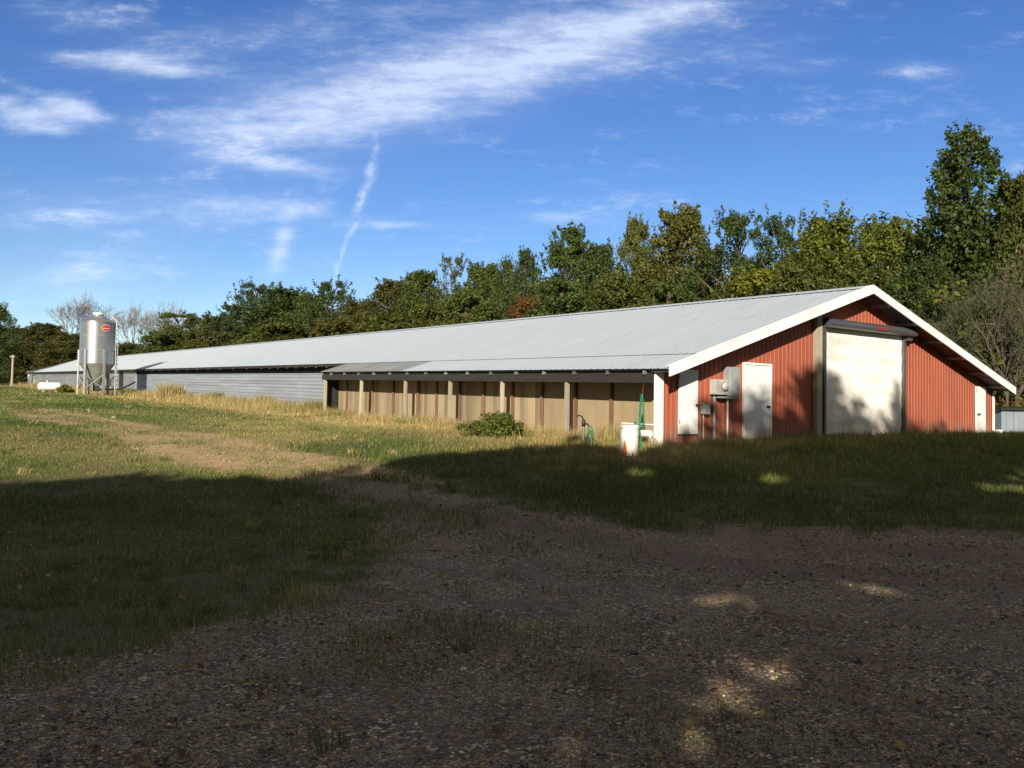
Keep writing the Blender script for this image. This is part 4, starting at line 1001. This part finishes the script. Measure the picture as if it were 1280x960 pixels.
# ------------------------------------------------------------------ things standing by the porch corner
def make_small():
    # drum
    x, y = 2.46, 17.75; z = float(gz(x, y)) - .03
    R = empty('plastic_drum', (x, y, z), 0, 'tall white plastic drum with an orange mark, standing by the porch corner', 'drum')
    b = MB(); b.lathe([(.17, 0), (.185, .02), (.19, .2), (.192, .43), (.197, .45), (.192, .47), (.192, .58), (.205, .59), (.205, .64), (.19, .655), (.18, .655), (.17, .05)], 32); body = b.build('body', M['pvc'], R, True)
    b = MB(); vs, fs = [], []
    for i in range(9):
        h = .04 + .30 * i / 8; wdt = .055 * (1 - i / 8) ** .8 + .004
        for k in range(5):
            th = -pi / 2 - .62 + (k / 4 - .5) * 2 * wdt / .19; q = .1965; vs.append((q * math.cos(th), q * math.sin(th), h))
    fs = [(i * 5 + k, i * 5 + k + 1, (i + 1) * 5 + k + 1, (i + 1) * 5 + k) for i in range(8) for k in range(4)]
    b.add(vs, fs); b.build('orange_mark', M['orange'], body)
    # pipes between drum and corner
    def loc(s, t): return xy(s, t)
    x0, y0 = loc(.58, .0); x1, y1 = loc(1.2, -.06); g0 = float(gz(x0, y0))
    b = MB(); b.tube([(0, 0, .30), (x1 - x0, y1 - y0, .29)], .085, 18)
    R = empty('pvc_pipe', (x0, y0, g0), 0, 'thick white pipe low on the ground between the drum and white corner', 'pipe')
    b.build('pipe', M['pvc'], R, True)
    b = MB(); b.box(-.05, .12, -.08, .10, -.08, .214); b.build('support_block', M['grey_wood'], R); b = MB(); dx, dy = (x1 - x0) * .8, (y1 - y0) * .8; b.box(dx - .08, dx + .08, dy - .08, dy + .08, -.08, .207); b.build('support_block', M['grey_wood'], R)
    b = MB(); x2, y2 = loc(1.7, .16); x3, y3 = loc(.52, .10); g = float(gz(x3, y3))
    R = empty('rail_pipe', (x3, y3, g), 0, 'thin white pipe rail above the thick white pipe', 'pipe')
    b.tube([(0, 0, -.05), (0, 0, .50), (x2 - x3, y2 - y3, .52), (x2 - x3, y2 - y3, -.05)], .022, 10); b.build('rail', M['pvc'], R, True)
    # hose hanging from the beam
    x, y = loc(.86, .02); zt = 2.28 + GRADE * .86
    R = empty('hanging_hose', (x, y, zt), TH, 'green hose hung in long loops from the beam beside the white corner', 'hose')
    b = MB(); b.tube([(0.06, 0, 0), (0, 0, -.12), (0, 0, -.30)], .007, 6); b.build('cord', M['dull_red'], R)
    b = MB()
    for k, (wd, ln, ph) in enumerate(((.10, .95, 0), (.06, .78, .015))):
        pts = []
        for i in range(25):
            a = 2 * pi * i / 24; wv = wd * (.35 + .65 * (.5 - .5 * math.cos(a)) ** .7)
            pts.append((ph * .4 + .02 * k - .03, math.sin(a) * wv + ph, -.28 - ln * (.5 - .5 * math.cos(a))))
        b.tube(pts, .014, 8)
    b.build('loops', M['hose'], R, True)
    # hose looped on the ground behind the drum
    x, y = 2.66, 18.25; g = float(gz(x, y))
    R = empty('coiled_hose', (x, y, g), 0, 'green hose arching up just behind the white drum', 'hose')
    b = MB(); b.tube([(-.12 + .26 * i / 16, .02 * math.sin(i), .02 + .62 * math.sin(pi * i / 16) ** .8) for i in range(17)], .02, 8)
    b.tube([(-.02 + .16 * i / 16, .06, .02 + .56 * math.sin(pi * i / 16) ** .8) for i in range(17)], .02, 8); b.build('hose', M['hose'], R, True)
    # yard hydrant
    x, y = 1.63, 19.2; g = float(gz(x, y)) - .03
    R = empty('yard_hydrant', (x, y, g), .2, 'small yard hydrant with a dark pump handle, in the dry grass before the porch', 'hydrant')
    b = MB(); b.tube([(0, 0, 0), (0, 0, .50)], .026, 10); b.build('standpipe', M['galv_dull'], R, True)
    b = MB(); b.lathe([(.03, .48), (.045, .50), (.045, .60), (.03, .63), (.015, .64)], 14); b.tube([(0, 0, .55), (.09, -.02, .54), (.12, -.03, .48)], .02, 8); b.build('head', M['black'], R, True)
    b = MB(); b.tube([(0, 0, .63), (-.04, 0, .70), (-.10, 0, .735), (-.16, 0, .71)], .016, 8); b.build('handle', M['black'], R, True)
    R = empty('garden_hose', (x + .1, y - .05, g), .2, 'bright green hose draped down beside the yard hydrant', 'hose')
    b = MB(); b.tube([(.02, 0, .46), (.06, 0, .5), (.10, 0, .42), (.09, .02, .2), (.05, .02, .04)], .018, 8); b.tube([(.0, -.02, .48), (-.01, -.03, .3), (.03, -.04, .15), (.02, -.03, .03)], .018, 8)
    b.tube([(.04 + .035 * math.cos(a), -.01 + .02 * math.sin(a), .22 + .19 * math.sin(a)) for a in np.linspace(0, 2 * pi, 17)], .017, 8); b.build('hose', M['hose'], R, True)
    # stones by the track
    for (x, y, r, lab) in ((-12.0, 25.7, .075, 'pale stone lying in the grass by the dirt track'), (-12.6, 24.0, .035, 'small pale pebble-like stone left of a bigger pale stone'), (-15.6, 31.4, .07, 'pale flat stone farther along the dirt track')):
        b = MB(); vs = []
        b.lathe([(r * .5, 0), (r, r * .3), (r * .85, r * .7), (r * .3, r)], 9)
        b.v = [(px * random.uniform(.8, 1.3), py * random.uniform(.8, 1.2), pz * random.uniform(.85, 1.2)) for px, py, pz in b.v]
        o = b.build('stone', M['grey_wood']); o.location = (x, y, float(gz(x, y)) - .01); tag(o, lab, 'stone', 'pale stones by the track')
    # wooden post at the far left
    x, y = -64.7, 110.; R = empty('wooden_post', (x, y, float(gz(x, y)) - .1), .3, 'pale wooden post standing alone at the far left edge', 'post')
    b = MB(); b.tube([(0, 0, 0), (.03, 0, 4.1)], [.15, .12], 10); b.build('shaft', M['post'], R)
    b = MB(); b.box(-.28, .28, -.19, -.13, 3.80, 3.98); b.build('crosspiece', M['post'], R)
    # shed at the right edge
    x, y = 19.0, 33.; g = float(gz(x, y)) - .05
    R = empty('metal_shed', (x, y, g), .10, 'low blue-grey ribbed metal shed cut off by the right edge', 'shed')
    b = MB(); W, D, H = 3.6, 2.2, 1.06
    for i in range(7):
        a = W * i / 7; b.box(a, a + W / 7 - .03, 0, .03, 0, H); b.box(a + .2, a + .24, -.02, 0, 0, H)
    b.box(.0, W, .03, .05, .0, H)
    b.build('front_wall', M['shed'], R)
    b = MB(); b.box(0, .03, .05, D, 0, H); b.box(W - .03, W, .05, D, 0, H); b.box(.03, W - .03, D - .03, D, 0, H); b.build('side_wall', M['shed'], R)
    b = MB(); b.hexa([(-.1, -.14, H + .002), (W + .1, -.14, H + .002), (W + .1, D + .1, H + .1), (-.1, D + .1, H + .1), (-.1, -.14, H + .09), (W + .1, -.14, H + .09), (W + .1, D + .1, H + .19), (-.1, D + .1, H + .19)]); b.build('roof', M['black'], R)
    x, y = 16.95, 29.6; g = float(gz(x, y))
    R = empty('bucket', (x, y, g - .02), 0, 'small white bucket at the right-hand corner of the red gable', 'bucket')
    b = MB(); b.lathe([(.11, 0), (.14, .30), (.148, .30), (.148, .33), (.135, .33), (.105, .03)], 24); b.build('body', M['pvc'], R, True)
    b = MB(); b.tube([(.148 * math.cos(q), .03 - .03 * math.sin(q), .31 - .12 * math.sin(q)) for q in np.linspace(0, pi, 13)], .005, 6); b.build('handle', M['galv_dull'], R)
make_small()

# ------------------------------------------------------------------ plants standing on their own
def make_plants():
    def leafy(name, x, y, hw, hd, h, n, rc, per, size, tint, label, cat, group=None):
        a = RNG.random(n) * 2 * pi; q = np.sqrt(RNG.random(n)); hh = RNG.random(n) ** .8
        prof = np.sqrt(np.clip(1 - hh ** 2, .05, 1)); lump = .82 + .28 * np.sin(a * 3 + 1) * np.sin(a * 2 + hw * 5) + .25 * RNG.random(n); q = q * lump; hh = hh * np.clip(.8 + .22 * np.sin(a * 2.3 + 2) + .2 * RNG.random(n), .5, 1.1)
        C = np.stack([np.cos(a) * q * hw * prof, np.sin(a) * q * hd * prof, rc * .5 + hh * (h - rc)], 1)
        P, nr, rn = clump_leaves(C, rc * (.7 + .6 * RNG.random(n)), per, size)
        V, F = leaf_quads(P, nr, size, .7)
        root = empty(name, (x, y, float(gz(x, y)) - .02), 0, label, cat, group)
        c = np_mesh('foliage', V, F, {'rnd': np.repeat(rn, 4)}, M['leaf'], root); c.color = (*tint, 1)
        tb = MB()
        for c_ in C[::3]: tb.tube([(c_[0] * .2, c_[1] * .2, -.03), (c_[0] * .7, c_[1] * .7, c_[2] * .6), tuple(c_)], [.014, .01, .005], 4, cap=False)
        tb.build('stems', M['bark'], root)
    leafy('leafy_bush', -.40, 21.25, .98, .5, .64, 150, .12, 70, .05, (1.6, 1.6, .95), 'low leafy green bush growing in front of the porch posts', 'bush')
    leafy('yellow_bush', 21.0, 36.6, 1.5, 1.0, 1.7, 50, .35, 80, .13, (2.6, 1.7, .7), 'yellowing bush rising behind the low metal shed', 'bush')
    leafy('ivy_bush', -36.0, 68.5, .75, .6, .65, 36, .2, 60, .13, (1.5, 1.5, .7), 'green weedy bush between the propane tank and the feed bin', 'bush')
    def clump(name, x, y, n, rad, h, w, dry, label):
        a = RNG.random(n) * 2 * pi; q = rad * RNG.random(n) ** .6
        bx, by = q * np.cos(a), q * np.sin(a)
        hh = h * (.4 + .6 * RNG.random(n)); V, F = blades(bx, by, hh, w * (.6 + .8 * RNG.random(n)), .55 * RNG.random(n), np.full(n, -.02))
        o = np_mesh(name, V, F, {'rnd': np.repeat(RNG.random(n), 5), 'dry': np.repeat(np.clip(dry + .3 * RNG.normal(0, 1, n), 0, 1), 5)}, M['grass'])
        o.location = (x, y, float(gz(x, y))); tag(o, label, 'weed clump', 'weed clumps standing on their own')
    clump('weed_clump', -21.66, 54.2, 900, .8, 1.25, .03, .85, 'tall tan weed clump before the grey wall, right of the feed bin')
    x, y = xy(37., .9); clump('weed_clump', x, y, 420, .45, .85, .022, .4, 'dark-stemmed weed clump against the middle of the grey wall')
    x, y = xy(28.5, .8); clump('weed_clump', x, y, 420, .45, .8, .02, .5, 'brownish weed clump against the grey wall nearer the porch')
    x, y = xy(20.9, .4); clump('weed_clump', x, y, 600, .55, .75, .016, .35, 'grey-green weed clump at the far end of the porch')
    clump('weed_clump', -1.72, 7.15, 140, .28, .22, .006, .9, 'straw-coloured grass tuft alone in the shaded drive edge')
    x, y = xy(1.9, .1); clump('weed_clump', x, y, 900, .55, .62, .009, .85, 'tan dry weed clump under the porch between hydrant and drum')
make_plants()

# ------------------------------------------------------------------ camera and output
from mathutils import Matrix
F_PX, ROLL, HY = 1063.07, .015, 513.188
cam = bpy.data.cameras.new('camera'); cam.sensor_width = 36; cam.lens = F_PX / 1280 * 36; cam.clip_start = .05; cam.clip_end = 5000
co = bpy.data.objects.new('camera', cam); COL.objects.link(co)
p = math.atan((HY - 480) / F_PX)
co.matrix_world = Matrix.Translation((0, 0, 1.6)) @ Matrix.Rotation(pi / 2 + p, 4, 'X') @ Matrix.Rotation(ROLL, 4, 'Z')
scene.camera = co
scene.view_settings.view_transform = 'Standard'; scene.view_settings.look = 'None'; scene.view_settings.gamma = 1; scene.view_settings.exposure = EXPOSURE
scene.cycles.max_bounces = 5; scene.cycles.diffuse_bounces = 3; scene.cycles.transmission_bounces = 3; scene.cycles.glossy_bounces = 2
scene.cycles.use_denoising = True
